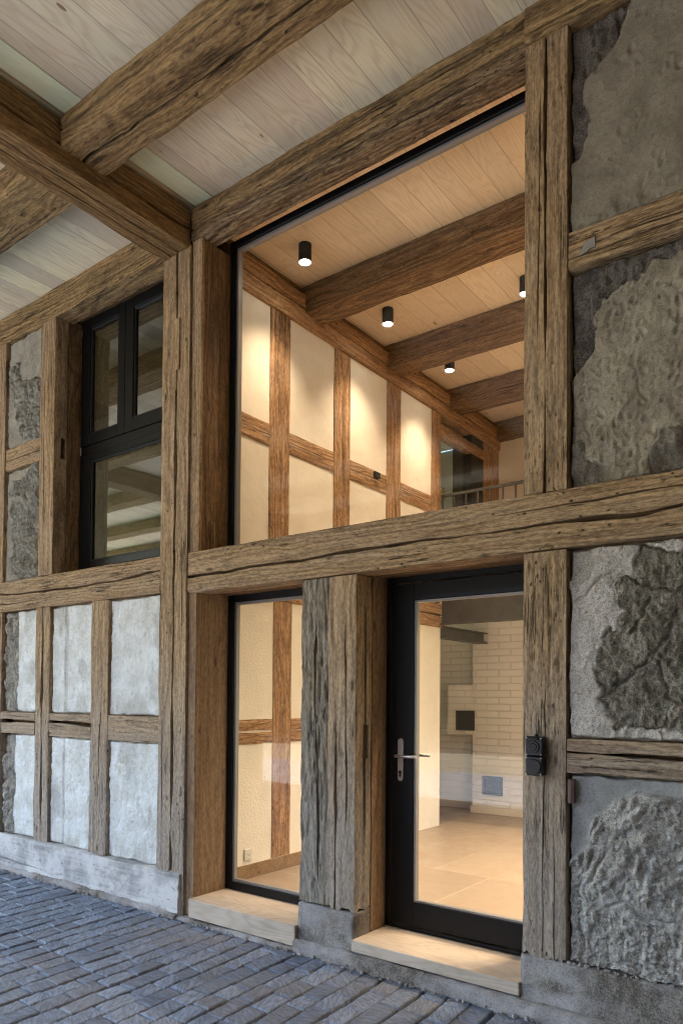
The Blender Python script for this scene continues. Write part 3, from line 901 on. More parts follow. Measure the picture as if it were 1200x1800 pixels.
timber('post', 'z', -6.78, -6.487, F - .008, F + .16, 1.026, 3.232, T, wall, edge=.009)
timber('post', 'z', -6.78, -6.487, F - .008, F + .16, -1.25, .745, T, wall, edge=.009)
timber('post', 'z', -5.922, -5.700, F - .006, F + .16, -1.250, .747, T, wall, [('-y', .50, .022, .05, .05, 1, .012)], edge=.010, pits=.002)
timber('post', 'z', -5.106, -4.880, F - .006, F + .16, -1.250, .747, T, wall, [('-y', .55, .006, .03, .1, .6, .03)], edge=.010, pits=.005, rough=1.4)
# short rails between posts
for (a, b) in ((-6.485, -5.924), (-5.698, -5.108), (-4.878, -4.258)):
    timber('rail', 'x', a, b, F - .002, F + .14, -.350, -.158, T, wall, [('-y', .48, .022, .05, 0, 1, .03)] if a < -5 else [], edge=.007, pits=.003)
timber('rail', 'x', -6.485, -5.907, F + .004, F + .14, 2.045, 2.250, T, wall, [('-y', .6, .006, .02, 0, 1, .02)])
timber('rail', 'x', -1.242, 2.2, F + .002, F + .15, 2.085, 2.268, T, wall, [('-y', .45, .008, .03, .05, .95, .03), ('-y', .75, .005, .02, .0, .5, .02)], edge=.009)
timber('rail', 'x', -1.244, 2.2, F + .002, F + .15, -.357, -.192, T, wall, [('-y', .46, .014, .04, 0, 1, .015)], edge=.008)
# sill beams
timber('sill_beam', 'x', -9.0, -3.985, F - .040, F + .17, -1.535, -1.252, M['sill_beam'], wall, [('-y', .8, .006, .02, .2, .7, .03)], edge=.014, pits=.004, rough=1.5, wob=.007)
# jamb linings of the openings
timber('jamb', 'z', -3.958, -3.864, F + .004, F + .030, 1.016, 3.240, T, wall, edge=.002, wob=.001)
timber('jamb', 'z', -3.958, -3.866, F + .031, F + .288, 1.016, 3.240, TB, wall, [('+x', .6, .003, .01, .2, .8, .02)], edge=.003, wob=.0015, pits=.001,
       label='dark brown jamb board beside the tall upper glazing')
timber('jamb', 'z', -3.958, -3.884, F + .006, F + .315, -1.53, .740, M['lining'], wall, edge=.002, wob=.001, rough=.3, chips=.2)
timber('jamb', 'z', -2.70, -2.492, F + .165, F + .32, -1.40, .740, M['lining'], wall, edge=.004, wob=.002, rough=.6)
timber('jamb', 'z', -1.43, -1.24, F + .202, F + .32, -1.40, .740, M['lining'], wall, edge=.004, wob=.002, rough=.6)
timber('jamb', 'z', -5.76, -5.682, F + .122, F + .255, 1.05, 3.26, TB, wall, edge=.004)
timber('head_board', 'x', -3.88, -1.44, F + .162, F + .32, .735, .80, TB, wall, edge=.003)
# a patch let into the wide post and a plugged mortise
timber('patch', 'z', -4.115, -4.065, F - .022, F + .02, 2.35, 2.72, T, wall, edge=.003, wob=.001)

def panel(name, x0, x1, z0, z1, res, fn, mat, y=F + .018, label=None):
    nx = max(8, int((x1 - x0) / res)); nz = max(8, int((z1 - z0) / res))
    X, Z = np.meshgrid(np.linspace(x0, x1, nx), np.linspace(z0, z1, nz))
    h, bare, grime = fn(X, Z)
    # ragged gap to the timbers
    e = np.minimum(np.minimum(X - x0, x1 - X), np.minimum(Z - z0, z1 - Z))
    gap = 0.011 * (1 + 1.0 * fbm(X * 9, Z * 9, 4.4, 4, 77))
    h = h - 0.038 * (1 - smooth(e, np.maximum(gap, .002) * .55, .0005 + np.maximum(gap, .002)))
    grime = np.clip(grime + 0.0 * e, 0, 1)
    return grid_mesh(name, X, Z, y - h, mat, wall, {'bare': bare.astype(np.float32), 'grime': grime.astype(np.float32)}, label=label)

def base_noise(X, Z, s, seed):
    return fbm(X * s, Z * s, seed * 1.7, 5, seed)

def pits_fn(X, Z, dens, depth, seed, asp=1.6):
    """scattered elongated pock marks"""
    rng = np.random.default_rng(seed)
    h = np.zeros_like(X)
    x0, x1, z0, z1 = X.min(), X.max(), Z.min(), Z.max()
    n = int(dens * (x1 - x0) * (z1 - z0))
    dx = (x1 - x0) / (X.shape[1] - 1); dz = (z1 - z0) / (X.shape[0] - 1)
    for i in range(n):
        cx, cz = rng.uniform(x0, x1), rng.uniform(z0, z1)
        r = rng.uniform(.004, .013) * (1.6 if rng.random() < .12 else 1)
        a = rng.uniform(0.9, 2.2)
        R = r * 4
        i0, i1 = max(0, int((cx - R - x0) / dx)), int((cx + R - x0) / dx) + 2
        j0, j1 = max(0, int((cz - R - z0) / dz)), int((cz + R - z0) / dz) + 2
        xx, zz = X[j0:j1, i0:i1] - cx, Z[j0:j1, i0:i1] - cz
        u = xx * math.cos(a) + zz * math.sin(a); v = -xx * math.sin(a) + zz * math.cos(a)
        d = np.hypot(u / (asp * r), v / r)
        h[j0:j1, i0:i1] -= depth * rng.uniform(.4, 1.2) * np.exp(-d ** 2 * 1.2) - depth * .25 * np.exp(-(d - 1.7) ** 2 * 3)
    return h

def cracks_fn(X, Z, lines, w, depth, seed):
    jx = X + .012 * fbm(X * 22, Z * 22, 1, 4, seed); jz = Z + .012 * fbm(X * 22, Z * 22, 5, 4, seed + 1)
    h = np.zeros_like(X)
    for l in lines:
        d = point_seg(jx, jz, l)
        h = h - depth * np.exp(-(d / w) ** 2)
    return h

# world positions on the facade of the marks seen in the photo (x, z)
def fn_top(X, Z):
    poly = [(-1.26, 3.40), (-1.26, 2.62), (-1.20, 2.63), (-1.155, 2.72), (-1.13, 2.80), (-1.18, 2.88), (-1.17, 2.99), (-1.10, 3.06), (-1.03, 3.10), (-.99, 3.20), (-.93, 3.30), (-.96, 3.40)]
    wob = .022 * fbm(X * 14, Z * 14, 2, 5, 4)
    d = in_poly(X, Z, poly) + wob
    m = smooth(d, -.002, .004)
    rough = .016 * terrace(fbm(X * 8, Z * 5, 0, 5, 8), 4) + .008 * billow(X * 26, Z * 10, 0, 3, 9)
    h = (1 - m) * (.0045 * base_noise(X, Z, 4, 3) + .0022 * base_noise(X, Z, 34, 5) + pits_fn(X, Z, 50, .008, 4)) + m * (-.022 + rough)
    h = h + .003 * np.exp(-(point_seg(X, Z + .004 * fbm(X * 20, 0, 0, 3, 2), [(-1.08, 2.72), (-.80, 2.77), (-.5, 2.80), (0, 2.78)]) / .005) ** 2) * (1 - m)
    low = smooth(-(Z - 2.42) + .06 * fbm(X * 9, Z * 9, 3, 4, 5), 0, .1) * (1 - m)
    h = h + low * (.006 * ridge(X * 18, Z * 18, 2, 4, 6)) - low * .004
    return h, m * .9, np.zeros_like(X)
panel('infill_panel', -1.243, 2.2, 2.270, 3.298, .0065, fn_top, M['render_top'], label='brown render panel with dark bare patch in its top left corner')

def fn_mid(X, Z):
    poly = [(-1.26, 2.10), (-1.26, 1.54), (-1.20, 1.55), (-1.13, 1.66), (-1.10, 1.74), (-1.11, 1.82), (-1.07, 1.88), (-1.0, 1.92), (-.93, 1.93), (-.85, 1.99), (-.6, 2.02), (-.3, 2.1)]
    d = in_poly(X, Z, poly) + .018 * fbm(X * 14, Z * 14, 7, 5, 14)
    m = smooth(d, -.002, .003)
    c1 = in_poly(X, Z, [(-1.25, .99), (-1.25, 1.20), (-1.19, 1.22), (-1.12, 1.12), (-1.05, 1.05), (-1.0, .99)]) + .03 * fbm(X * 10, Z * 10, 2, 4, 3)
    c2 = in_poly(X, Z, [(-.86, .99), (-.88, 1.10), (-.80, 1.20), (-.6, 1.24), (-.3, 1.15), (-.2, .99)]) + .03 * fbm(X * 10, Z * 10, 6, 4, 13)
    m2 = smooth(np.maximum(c1, c2), -.003, .006)
    h = .004 * base_noise(X, Z, 3.2, 23) + .006 * terrace(fbm(X * 6, Z * 4, 2, 5, 27), 3) + .0030 * base_noise(X, Z, 20, 25) + .0030 * billow(X * 30, Z * 30, 4, 3, 26) + pits_fn(X, Z, 190, .012, 24)
    low = smooth(1.35 - Z + .1 * fbm(X * 5, Z * 5, 3, 3, 5), 0, .2)
    h = h + low * .006 * ridge(X * 16, Z * 16, 2, 4, 6)
    h = h + cracks_fn(X, Z, [[(-1.165, 1.72), (-1.175, 1.55), (-1.16, 1.45), (-1.17, 1.32), (-1.13, 1.22)], [(-.94, 1.56), (-.90, 1.40), (-.86, 1.36)], [(-1.0, 1.85), (-.98, 1.78)]], .0045, .008, 3)
    h = h * (1 - m) + m * (-.026 + .012 * terrace(fbm(X * 9, Z * 9, 0, 5, 28), 4) + .007 * billow(X * 24, Z * 24, 0, 3, 29))
    h = h * (1 - m2) + m2 * (-.022 + .030 * fbm(X * 9, Z * 6, 0, 5, 31))
    # chewed left edge
    le = smooth(.022 + .018 * fbm(Z * 7, 1, 1, 4, 9) - (X + 1.243), 0, .006) * (Z < 1.6)
    h = h - le * .02
    return h, np.clip(m * .95 + m2 * .55, 0, 1), le * .5
panel('infill_panel', -1.243, 2.2, 1.014, 2.083, .0060, fn_mid, M['render_mid'], label='pitted grey render panel with hairline cracks right of the glazing')

def fn_low(X, Z):
    poly = [(-.90, .70), (-.95, .58), (-1.02, .53), (-1.0, .46), (-.995, .40), (-1.03, .33), (-1.09, .24), (-1.135, .14), (-1.10, .09), (-1.06, .05), (-1.09, .00), (-1.06, -.07), (-1.02, -.13), (-.96, -.12), (-.86, -.14), (-.6, -.15), (0, -.10), (.8, .1), (.9, .6), (.2, .62), (-.5, .62)]
    d = in_poly(X, Z, poly) + .022 * fbm(X * 13, Z * 13, 7, 5, 44)
    m = smooth(d, -.002, .004)
    cor = in_poly(X, Z, [(-1.26, .74), (-1.26, .62), (-1.22, .55), (-1.15, .56), (-1.11, .63), (-1.13, .74)]) + .014 * fbm(X * 14, Z * 14, 7, 4, 48)
    mc = smooth(cor, -.003, .004)
    u = X * .80 + Z * .6; v = -X * .6 + Z * .80
    chis = billow(u * 20, v * 5, 0, 3, 51)
    st = .020 * terrace(fbm(X * 4.6, Z * 4.6, 0, 5, 50), 4.5) + .006 * billow(X * 20, Z * 12, 0, 4, 59, .6) + .007 * chis + .0050 * fbm(X * 42, Z * 42, 0, 4, 52, .7)
    st = st + cracks_fn(X, Z, [[(-1.06, .02), (-.97, .10), (-.88, .18), (-.8, .28), (-.76, .40)], [(-.95, .30), (-.90, .37), (-.87, .46)], [(-.99, .60), (-.9, .52), (-.8, .49), (-.6, .47)], [(-.84, .16), (-.80, .02), (-.7, -.04)]], .008, .022, 54)
    rc = .0030 * fbm(X * 60, Z * 60, 2, 3, 45) + .004 * base_noise(X, Z, 5, 46)
    rc = rc + cracks_fn(X, Z, [[(-1.16, .49), (-1.10, .56), (-1.05, .58), (-1.03, .55)], [(-1.22, .47), (-1.16, .48)]], .006, .010, 55)
    rc = rc - .012 * smooth(.05 - np.abs(d), 0, .05) * np.maximum(fbm(X * 18, Z * 18, 3, 4, 60), 0)
    h = rc * (1 - m) + m * (.002 + st) - .016 * np.exp(-((d - .004) / .006) ** 2) * smooth(fbm(X * 7, Z * 7, 9, 3, 90), -.25, .1)
    h = h * (1 - mc) + mc * (-.010 + .002 * base_noise(X, Z, 12, 49))
    bl = smooth(-.04 - Z + .05 * fbm(X * 8, Z * 8, 3, 4, 5), 0, .08) * (1 - m)
    return h + bl * .006 * ridge(X * 20, Z * 20, 2, 3, 6), np.clip(m + mc * .45, 0, 1), np.zeros_like(X)
panel('infill_panel', -1.243, 2.2, -.190, .723, .0052, fn_low, M['render_low'], label='gritty roughcast panel broken open to a big brown stone, above the short rail')

def fn_bot(X, Z):
    flat = smooth(in_poly(X, Z, [(-1.26, -.34), (2.3, -.34), (2.3, -.46), (-.6, -.45), (-.95, -.45), (-1.03, -.46), (-1.08, -.52), (-1.12, -.60), (-1.17, -.72), (-1.26, -.80)]) + .02 * fbm(X * 12, Z * 12, 3, 4, 63), -.01, .02)
    u = X * .86 - Z * .5; v = X * .5 + Z * .86
    zone = smooth(Z + 1.02 + .08 * fbm(X * 4, Z * 4, 0, 3, 62), 0, .16)
    chis = billow(u * 24 + .7 * fbm(X * 5, Z * 5, 0, 3, 5), v * 9, 0, 1, 61)
    st = .013 * terrace(fbm(X * 5.5, Z * 5.5, 0, 5, 64), 4) + .016 * chis * zone + .006 * billow(X * 26, Z * 24, 0, 3, 68, .6) * (1 - .5 * zone) + .0070 * fbm(X * 34, Z * 34, 0, 4, 65, .7)
    band = np.exp(-((Z + .97 + .12 * (X + .9)) / .035) ** 2) * (X > -1.1)
    st = st * (1 - .7 * band) + band * .008
    st = st + cracks_fn(X, Z, [[(-1.05, -.96), (-.98, -.93), (-.9, -.98), (-.8, -1.0), (-.6, -1.0)], [(-1.19, -.60), (-1.17, -.8), (-1.2, -1.0), (-1.16, -1.2)]], .008, .014, 66)
    h = flat * (-.004 + .0025 * base_noise(X, Z, 6, 67)) + (1 - flat) * (.010 + st)
    return h, (1 - flat) * (1 - .6 * band), np.zeros_like(X)
panel('infill_panel', -1.243, 2.2, -1.262, -.359, .0052, fn_bot, M['render_stone'], y=F + .028, label='deeply chiselled grey sandstone panel above the right concrete base')

def fn_white(stone_to=None, ribs=(), sd=1):
    def f(X, Z):
        h = .0035 * base_noise(X, Z, 3, 70 + sd) + .0022 * fbm(X * 45, Z * 45, 2, 3, 71 + sd) + .0012 * fbm(X * 90, Z * 60, 2, 2, 73)
        b = np.zeros_like(X); g = np.zeros_like(X)
        for (rx, w, dz) in ribs:
            d = X - rx - .012 * fbm(Z * 5, sd, 0, 4, 72)
            r = smooth(d, 0, .004) * (1 - smooth(d, w, w + .012))
            h = h - .006 * r; b = np.maximum(b, r * .35)
            h = h - .010 * np.exp(-(d / .004) ** 2)
        rg = np.random.default_rng(900 + sd)
        ln_ = []
        for _ in range(4):
            cx, cz = rg.uniform(X.min(), X.max()), rg.uniform(Z.min(), Z.max()); pl = [(cx, cz)]
            aa = rg.uniform(0, 6.28)
            for _ in range(4):
                aa += rg.normal(0, .5); cx += .07 * math.cos(aa); cz += .09 * math.sin(aa); pl.append((cx, cz))
            ln_.append(pl)
        h = h + cracks_fn(X, Z, ln_, .0045, .006, 75 + sd) + pits_fn(X, Z, 60, .006, 76 + sd)
        b = np.maximum(b, .45 * smooth(fbm(X * 3, Z * 2.2, sd, 5, 77 + sd), .25, .8))
        b = np.maximum(b, .40 * smooth(.10 - (Z - Z.min()) + .10 * fbm(X * 8, Z * 3, sd, 4, 79), 0, .1))
        if stone_to is not None:
            d = stone_to + .02 * fbm(Z * 5, 3, 0, 4, 74 + sd) - X
            m = smooth(d, 0, .006)
            st = -.014 + .016 * fbm(X * 8, Z * 8, 0, 5, 75) + .014 * billow(X * 16, Z * 12, 0, 3, 76)
            h = h * (1 - m) + m * st; b = np.maximum(b, m)
        return h, b, g
    return f
W = M['render_white']
panel('infill_panel', -6.486, -5.923, -.157, .748, .009, fn_white(-6.24, (), 1), W)
panel('infill_panel', -6.486, -5.923, -1.252, -.351, .009, fn_white(-6.27, (), 2), W)
for (z0_, z1_) in ((-1.252, .748), (1.024, 3.234)): panel('infill_panel', -9.0, -6.782, z0_, z1_, .02, fn_white(None, (), 8), W)
panel('infill_panel', -5.699, -5.107, -.157, .748, .009, fn_white(None, ((-5.50, .035, 0),), 3), W)
panel('infill_panel', -5.699, -5.107, -1.252, -.351, .009, fn_white(None, ((-5.50, .015, 0),), 4), W)
panel('infill_panel', -4.879, -4.257, -.157, .748, .009, fn_white(None, (), 5), W)
panel('infill_panel', -4.879, -4.257, -1.252, -.351, .009, fn_white(None, (), 6), W)

def fn_left(kind):
    def f(X, Z):
        if kind == 'up':
            d = in_poly(X, Z, [(-6.48, 3.0), (-6.40, 2.75), (-6.30, 2.60), (-6.22, 2.28), (-5.9, 2.25), (-5.9, 2.76), (-6.1, 2.80), (-6.25, 2.83), (-6.3, 3.0)]) + .03 * fbm(X * 9, Z * 9, 1, 4, 81)
        else:
            d = in_poly(X, Z, [(-6.42, 1.90), (-6.1, 1.93), (-5.93, 2.2), (-5.93, 1.05), (-6.2, 1.03), (-6.40, 1.1), (-6.38, 1.5)]) + .03 * fbm(X * 9, Z * 9, 1, 4, 82)
        m = smooth(d, -.004, .006)
        h = .004 * base_noise(X, Z, 4, 83) + .0025 * fbm(X * 40, Z * 40, 0, 3, 84)
        st = .004 + .022 * fbm(X * 7, Z * 7, 0, 5, 85) + .018 * billow(X * 13, Z * 18, 0, 3, 86)
        return h * (1 - m) + m * st, m, np.zeros_like(X)
    return f
panel('infill_panel', -6.486, -5.906, 2.252, 3.234, .008, fn_left('up'), M['render_left'])
panel('infill_panel', -6.486, -5.906, 1.024, 2.043, .008, fn_left('dn'), M['render_left'])

# masonry core behind the infill so nothing shows through (one hidden leaf per bay)
mb = MB()
for (a, b, c, d) in ((-9, -5.70, -1.56, 3.40), (-5.70, -4.02, -1.56, .80), (-1.40, 2.2, -1.56, 3.40), (-2.86, -2.55, -1.40, .73)):
    mb.box(a, b, F + .135, F + .34, c, d)
mb.build('wall_core', M['inside_plaster'], wall)

# right concrete base, stone block under the middle post, projecting footing
def lumpy(name, x0, x1, y0, y1, z0, z1, mat, parent, amp=.006, res=.02, seed=1, label=None, slope=0.0):
    nx = max(6, int((x1 - x0) / res)); nz = max(5, int((z1 - z0) / (res * .7))); ny = max(3, int((y1 - y0) / res))
    # front sheet + top sheet in one strip of rows
    rows = [(y0, z) for z in np.linspace(z0, z1, nz)] + [(y, z1) for y in np.linspace(y0, y1, ny)[1:]]
    rows = np.array(rows); xs = np.linspace(x0, x1, nx)
    X = np.repeat(xs[None, :], len(rows), 0); Y = np.repeat(rows[:, :1], nx, 1); Z = np.repeat(rows[:, 1:], nx, 1)
    n = amp * fbm(X * 9, Y * 9, Z * 9, 5, seed) + amp * .4 * ridge(X * 22, Y * 22, Z * 22, 3, seed + 3)
    front = np.arange(len(rows)) < nz
    Y = Y - np.where(front[:, None], n, 0); Z = Z + np.where(front[:, None], 0, n) + slope * (Y - y0)
    e = nz - 1
    Z[e] -= amp * .8 + np.abs(n[e]); Y[e] += amp * .8
    idx = np.arange(X.size).reshape(X.shape)
    q = np.stack([idx[:-1, :-1].ravel(), idx[:-1, 1:].ravel(), idx[1:, 1:].ravel(), idx[1:, :-1].ravel()], 1)
    verts = np.stack([X.ravel(), Y.ravel(), Z.ravel()], 1)
    # close: back and ends
    rim = np.concatenate([idx[0, :], idx[1:, -1], idx[-1, ::-1][1:], idx[::-1, 0][1:-1]])
    bk_ = verts[rim].copy(); bk_[:, 1] = np.maximum(bk_[:, 1], y1); bk_[:, 2] = np.minimum(bk_[:, 2], z1) - 0.0
    b0 = len(verts); verts = np.concatenate([verts, bk_]); k = len(rim); i = np.arange(k); j = (i + 1) % k
    q = np.concatenate([q, np.stack([rim[i], b0 + i, b0 + j, rim[j]], 1)])
    c = np.array([(x0 + x1) / 2, (y0 + y1) / 2, z0])
    me = fast_mesh(name, verts - c, q)
    me.polygons.foreach_set('use_smooth', [True] * len(me.polygons))
    a = me.attributes.new('bare', 'FLOAT', 'POINT')
    b = np.clip(.5 + 1.2 * fbm(verts[:, 0] * 3, verts[:, 1] * 3, verts[:, 2] * 6, 4, seed + 7), 0, 1)
    a.data.foreach_set('value', b.astype(np.float32))
    a = me.attributes.new('grime', 'FLOAT', 'POINT'); a.data.foreach_set('value', np.zeros(len(verts), np.float32))
    o = link(name, me, mat, parent, Matrix.Translation((c[0], c[1], c[2] + G)))
    if label: o['label'] = label
    return o
lumpy('base_block', -1.468, 2.2, F - .010, F + .10, -1.50, -1.262, M['footing'], wall, .0030, seed=3, label='long grey concrete base at the right')
lumpy('base_block', -2.915, -2.494, F - .004, F + .16, -1.50, -1.262, M['footing'], wall, .0035, seed=4, label='grey stone block under the middle post')
lumpy('footing', -3.99, -2.925, F - .055, F + .2, -1.60, -1.540, M['footing'], wall, .006, .014, seed=6, label='thin mortar edge under the side window sill')
lumpy('footing', -2.922, 2.2, F - .050, F + .2, -1.60, -1.482, M['footing'], wall, .008, .014, seed=7, label='crumbling mortar footing along the foot of the wall')
lumpy('footing', -9.0, -3.99, F - .062, F + .1, -1.60, -1.522, M['footing'], wall, .008, .018, seed=9, slope=.1)

# loose mortar crumbs along the joints, part of the wall
def crumbs(segs, seed, name, mat, rad=(.004, .013)):
    rng = np.random.default_rng(seed)
    mb = MB()
    ico = [(0, 0, 1), (.89, 0, .45), (.28, .85, .45), (-.72, .53, .45), (-.72, -.53, .45), (.28, -.85, .45), (.72, .53, -.45), (-.28, .85, -.45), (-.89, 0, -.45), (-.28, -.85, -.45), (.72, -.53, -.45), (0, 0, -1)]
    fc = [(0, 1, 2), (0, 2, 3), (0, 3, 4), (0, 4, 5), (0, 5, 1), (1, 6, 2), (2, 7, 3), (3, 8, 4), (4, 9, 5), (5, 10, 1), (6, 7, 2), (7, 8, 3), (8, 9, 4), (9, 10, 5), (10, 6, 1), (11, 7, 6), (11, 8, 7), (11, 9, 8), (11, 10, 9), (11, 6, 10)]
    for (a, b, n, sp) in segs:
        for i in range(n):
            t_ = rng.random()
            c = [a[k] + (b[k] - a[k]) * t_ + rng.normal(0, sp[k]) for k in range(3)]
            r = rng.uniform(*rad); s = rng.uniform(.6, 1.4, 3)
            mb._add([(c[0] + v[0] * r * s[0] * rng.uniform(.8, 1.2), c[1] + v[1] * r * s[1] * rng.uniform(.8, 1.2), c[2] + v[2] * r * s[2] * rng.uniform(.8, 1.2)) for v in ico], fc)
    o = mb.build(name, mat, wall)
    o['kind'] = 'stuff'
    return o
crumbs([((-1.24, F + .006, -1.258), (.2, F + .006, -1.258), 90, (0, .006, .003)),
        ((-3.9, F - .058, -1.555), (-.5, F - .058, -1.555), 160, (0, .012, .003)),
        ((-8.0, F - .066, -1.556), (-4.0, F - .066, -1.556), 120, (0, .010, .003)),
        ], 8, 'mortar_crumbs', M['footing'])

# galvanised plate on the upper right rail, brown cover strip on the lower stone
mb = MB(); mb.prism([(-1.190, 2.130), (-1.158, 2.185), (-1.110, 2.200), (-1.110, 2.148), (-1.135, 2.150), (-1.150, 2.138)], 'y', F - .006, F + .004)
mb.build('metal_plate', M['galv'], wall)['label'] = 'small torn galvanised plate nailed to the upper right rail'
mb = MB(); mb.box(-1.236, -1.205, F - .012, F + .02, -.500, -.385, .003); mb.box(-1.226, -1.215, F - .017, F - .012, -.497, -.388, .001)
mb.build('cover_strip', M['copper'], wall)['label'] = 'short brown plastic strip under the low right rail'

# ------------------------------------------------------------------ mortise slots (dark sockets cut in the jambs, lined)
cut(P_DOOR, -2.60, -2.47, 3.519, 3.572, -.365, -.165)
cut(P_CAS, -5.80, -5.66, 3.508, 3.556, 2.03, 2.21)

# ------------------------------------------------------------------ windows and door
def frame_bars(x0, x1, z0, z1, y0, y1, w, bev=.003, wl=None, wr=None, wt=None, wb=None):
    mb = MB()
    wl = wl or w; wr = wr or w; wt = wt or w; wb = wb or w
    mb.box(x0, x0 + wl, y0, y1, z0, z1, bev)
    mb.box(x1 - wr, x1, y0, y1, z0, z1, bev)
    mb.box(x0 + wl, x1 - wr, y0, y1, z1 - wt, z1, bev)
    mb.box(x0 + wl, x1 - wr, y0, y1, z0, z0 + wb, bev)
    return mb

def bead(x0, x1, z0, z1, y0, y1, w):
    return frame_bars(x0, x1, z0, z1, y0, y1, w, .0015)

# large fixed glazing
fx = thing('picture_window', 'very large fixed pane in slim black frame above the entrance, looking into the lit room', 'window', (-2.65, 3.77, 1.0), kind='thing')
frame_bars(-3.875, -1.36, .98, 3.345, 3.738, 3.81, .052).build('frame', M['black'], fx)
bead(-3.822, -1.412, 1.03, 3.292, 3.755, 3.80, .018).build('glazing_bead', M['bead'], fx)
mb = MB(); mb.box(-3.806, -1.428, 3.776, 3.782, 1.046, 3.276); mb.build('pane', M['glass'], fx)

# side light
sw = thing('side_window', 'tall narrow fixed window with pale wooden sill box between the cracked post and rough post', 'window', (-3.4, 3.77, -1.5), kind='thing')
frame_bars(-3.892, -2.78, -1.402, .742, 3.768, 3.84, .056).build('frame', M['black'], sw)
bead(-3.836, -2.84, -1.346, .688, 3.785, 3.82, .020).build('glazing_bead', M['bead'], sw)
mb = MB(); mb.box(-3.818, -2.85, 3.800, 3.806, -1.328, .668); mb.build('pane', M['glass'], sw)
mb = MB(); mb.box(-3.884, -2.918, F - .034, 3.795, -1.530, -1.4035, .003); mb.build('sill', M['oak'], sw)

# casement
cs = thing('casement_window', 'black three-light window with two upper sashes and one lower pane, above the white panels', 'window', (-5.0, 3.72, 1.03), kind='thing')
frame_bars(-5.695, -4.02, 1.045, 3.345, 3.70, 3.78, .052).build('frame', M['black'], cs)
mb = MB(); mb.box(-5.643, -4.072, 3.695, 3.77, 2.085, 2.165, .003); mb.build('transom', M['black'], cs)
for (a, b) in ((-5.640, -5.052), (-5.048, -4.075)):
    s_ = frame_bars(a, b, 2.170, 3.290, 3.688, 3.745, .095 if a < -5.5 else .105).build('sash', M['black'], cs)
    if a < -5.5: s_['label'] = 'left upper sash with narrow pane'
    ww = .095 if a < -5.5 else .105
    bead(a + ww, b - ww, 2.170 + ww, 3.290 - ww, 3.70, 3.735, .012).build('glazing_bead', M['gasket'], s_)
    mb = MB(); mb.box(a + ww + .01, b - ww - .01, 3.714, 3.719, 2.18 + ww, 3.28 - ww); mb.build('pane', M['glass_strong'], s_)
s_ = frame_bars(-5.640, -4.075, 1.095, 2.082, 3.690, 3.745, .062, wl=.125, wt=.052).build('sash', M['black'], cs)
s_['label'] = 'lower sash with one wide pane'
bead(-5.515, -4.137, 1.157, 2.030, 3.70, 3.735, .012).build('glazing_bead', M['gasket'], s_)
mb = MB(); mb.box(-5.505, -4.147, 3.714, 3.719, 1.167, 2.020); mb.build('pane', M['glass_strong'], s_)
for hz_ in (2.10, 3.15):
    mb = MB(); mb.lathe((-5.668, 3.692, hz_), 'z', [(0, .006), (.07, .006)], 12); mb.build('hinge', M['steel'], cs)

# entrance door
dr = thing('entrance_door', 'glazed black entrance door with steel lever handle', 'door', (-2.0, 3.80, -1.40), kind='thing')
mb = MB()
mb.box(-2.512, -2.462, 3.770, 3.86, -1.40, .742, .003); mb.box(-1.43, -1.39, 3.770, 3.86, -1.40, .742, .003); mb.box(-2.462, -1.43, 3.770, 3.86, .700, .742, .003)
mb.box(-2.462, -1.43, 3.776, 3.86, -1.40, -1.380, .002)
mb.build('door_frame', M['black'], dr)
leaf = frame_bars(-2.452, -1.44, -1.372, .694, 3.778, 3.835, .14, wl=.150, wt=.105, wb=.142).build('leaf', M['black'], dr)
bead(-2.302, -1.58, -1.230, .589, 3.786, 3.828, .013).build('glazing_bead', M['bead'], leaf)
mb = MB(); mb.box(-2.291, -1.592, 3.800, 3.806, -1.219, .578); mb.build('pane', M['glass'], leaf)
hx, hz = -2.387, -.355
mb = MB()
n = 16
poly = [(hx + .019 * math.cos(math.pi * i / n), hz + .085 + .019 * math.sin(math.pi * i / n)) for i in range(n + 1)] + \
       [(hx - .019 * math.cos(math.pi * i / n), hz - .135 - .019 * math.sin(math.pi * i / n)) for i in range(n + 1)]
mb.prism(poly, 'y', 3.768, 3.778)
mb.build('handle_plate', M['steel'], leaf)
mb = MB()
mb.lathe((hx, 3.722, hz), 'y', [(0, .010), (.046, .010)], 16)
mb.lathe((hx - .012, 3.722, hz), 'x', [(0, .0085), (.002, .010), (.148, .010), (.150, .0085)], 16)
mb.build('handle', M['steel'], leaf, 40)
mb = MB()
mb.lathe((hx, 3.835, hz), 'y', [(0, .010), (.050, .010)], 16)
mb.lathe((hx - .012, 3.885, hz), 'x', [(0, .0085), (.002, .010), (.148, .010), (.150, .0085)], 16)
mb.build('inner_handle', M['steel'], leaf, 40)
mb = MB()
mb.lathe((hx, 3.760, hz - .098), 'y', [(0, .0085), (.008, .0085)], 16)
mb.box(hx - .005, hx + .005, 3.760, 3.768, hz - .128, hz - .100, .002)
mb.build('lock_cylinder', M['black_matt'], leaf)
mb = MB(); mb.box(-2.491, -1.47, F - .034, 3.775, -1.466, -1.4015, .003)
stp = mb.build('door_step', M['oak'])
tag(stp, 'pale oak step board under the black glazed door', 'step', kind='thing')

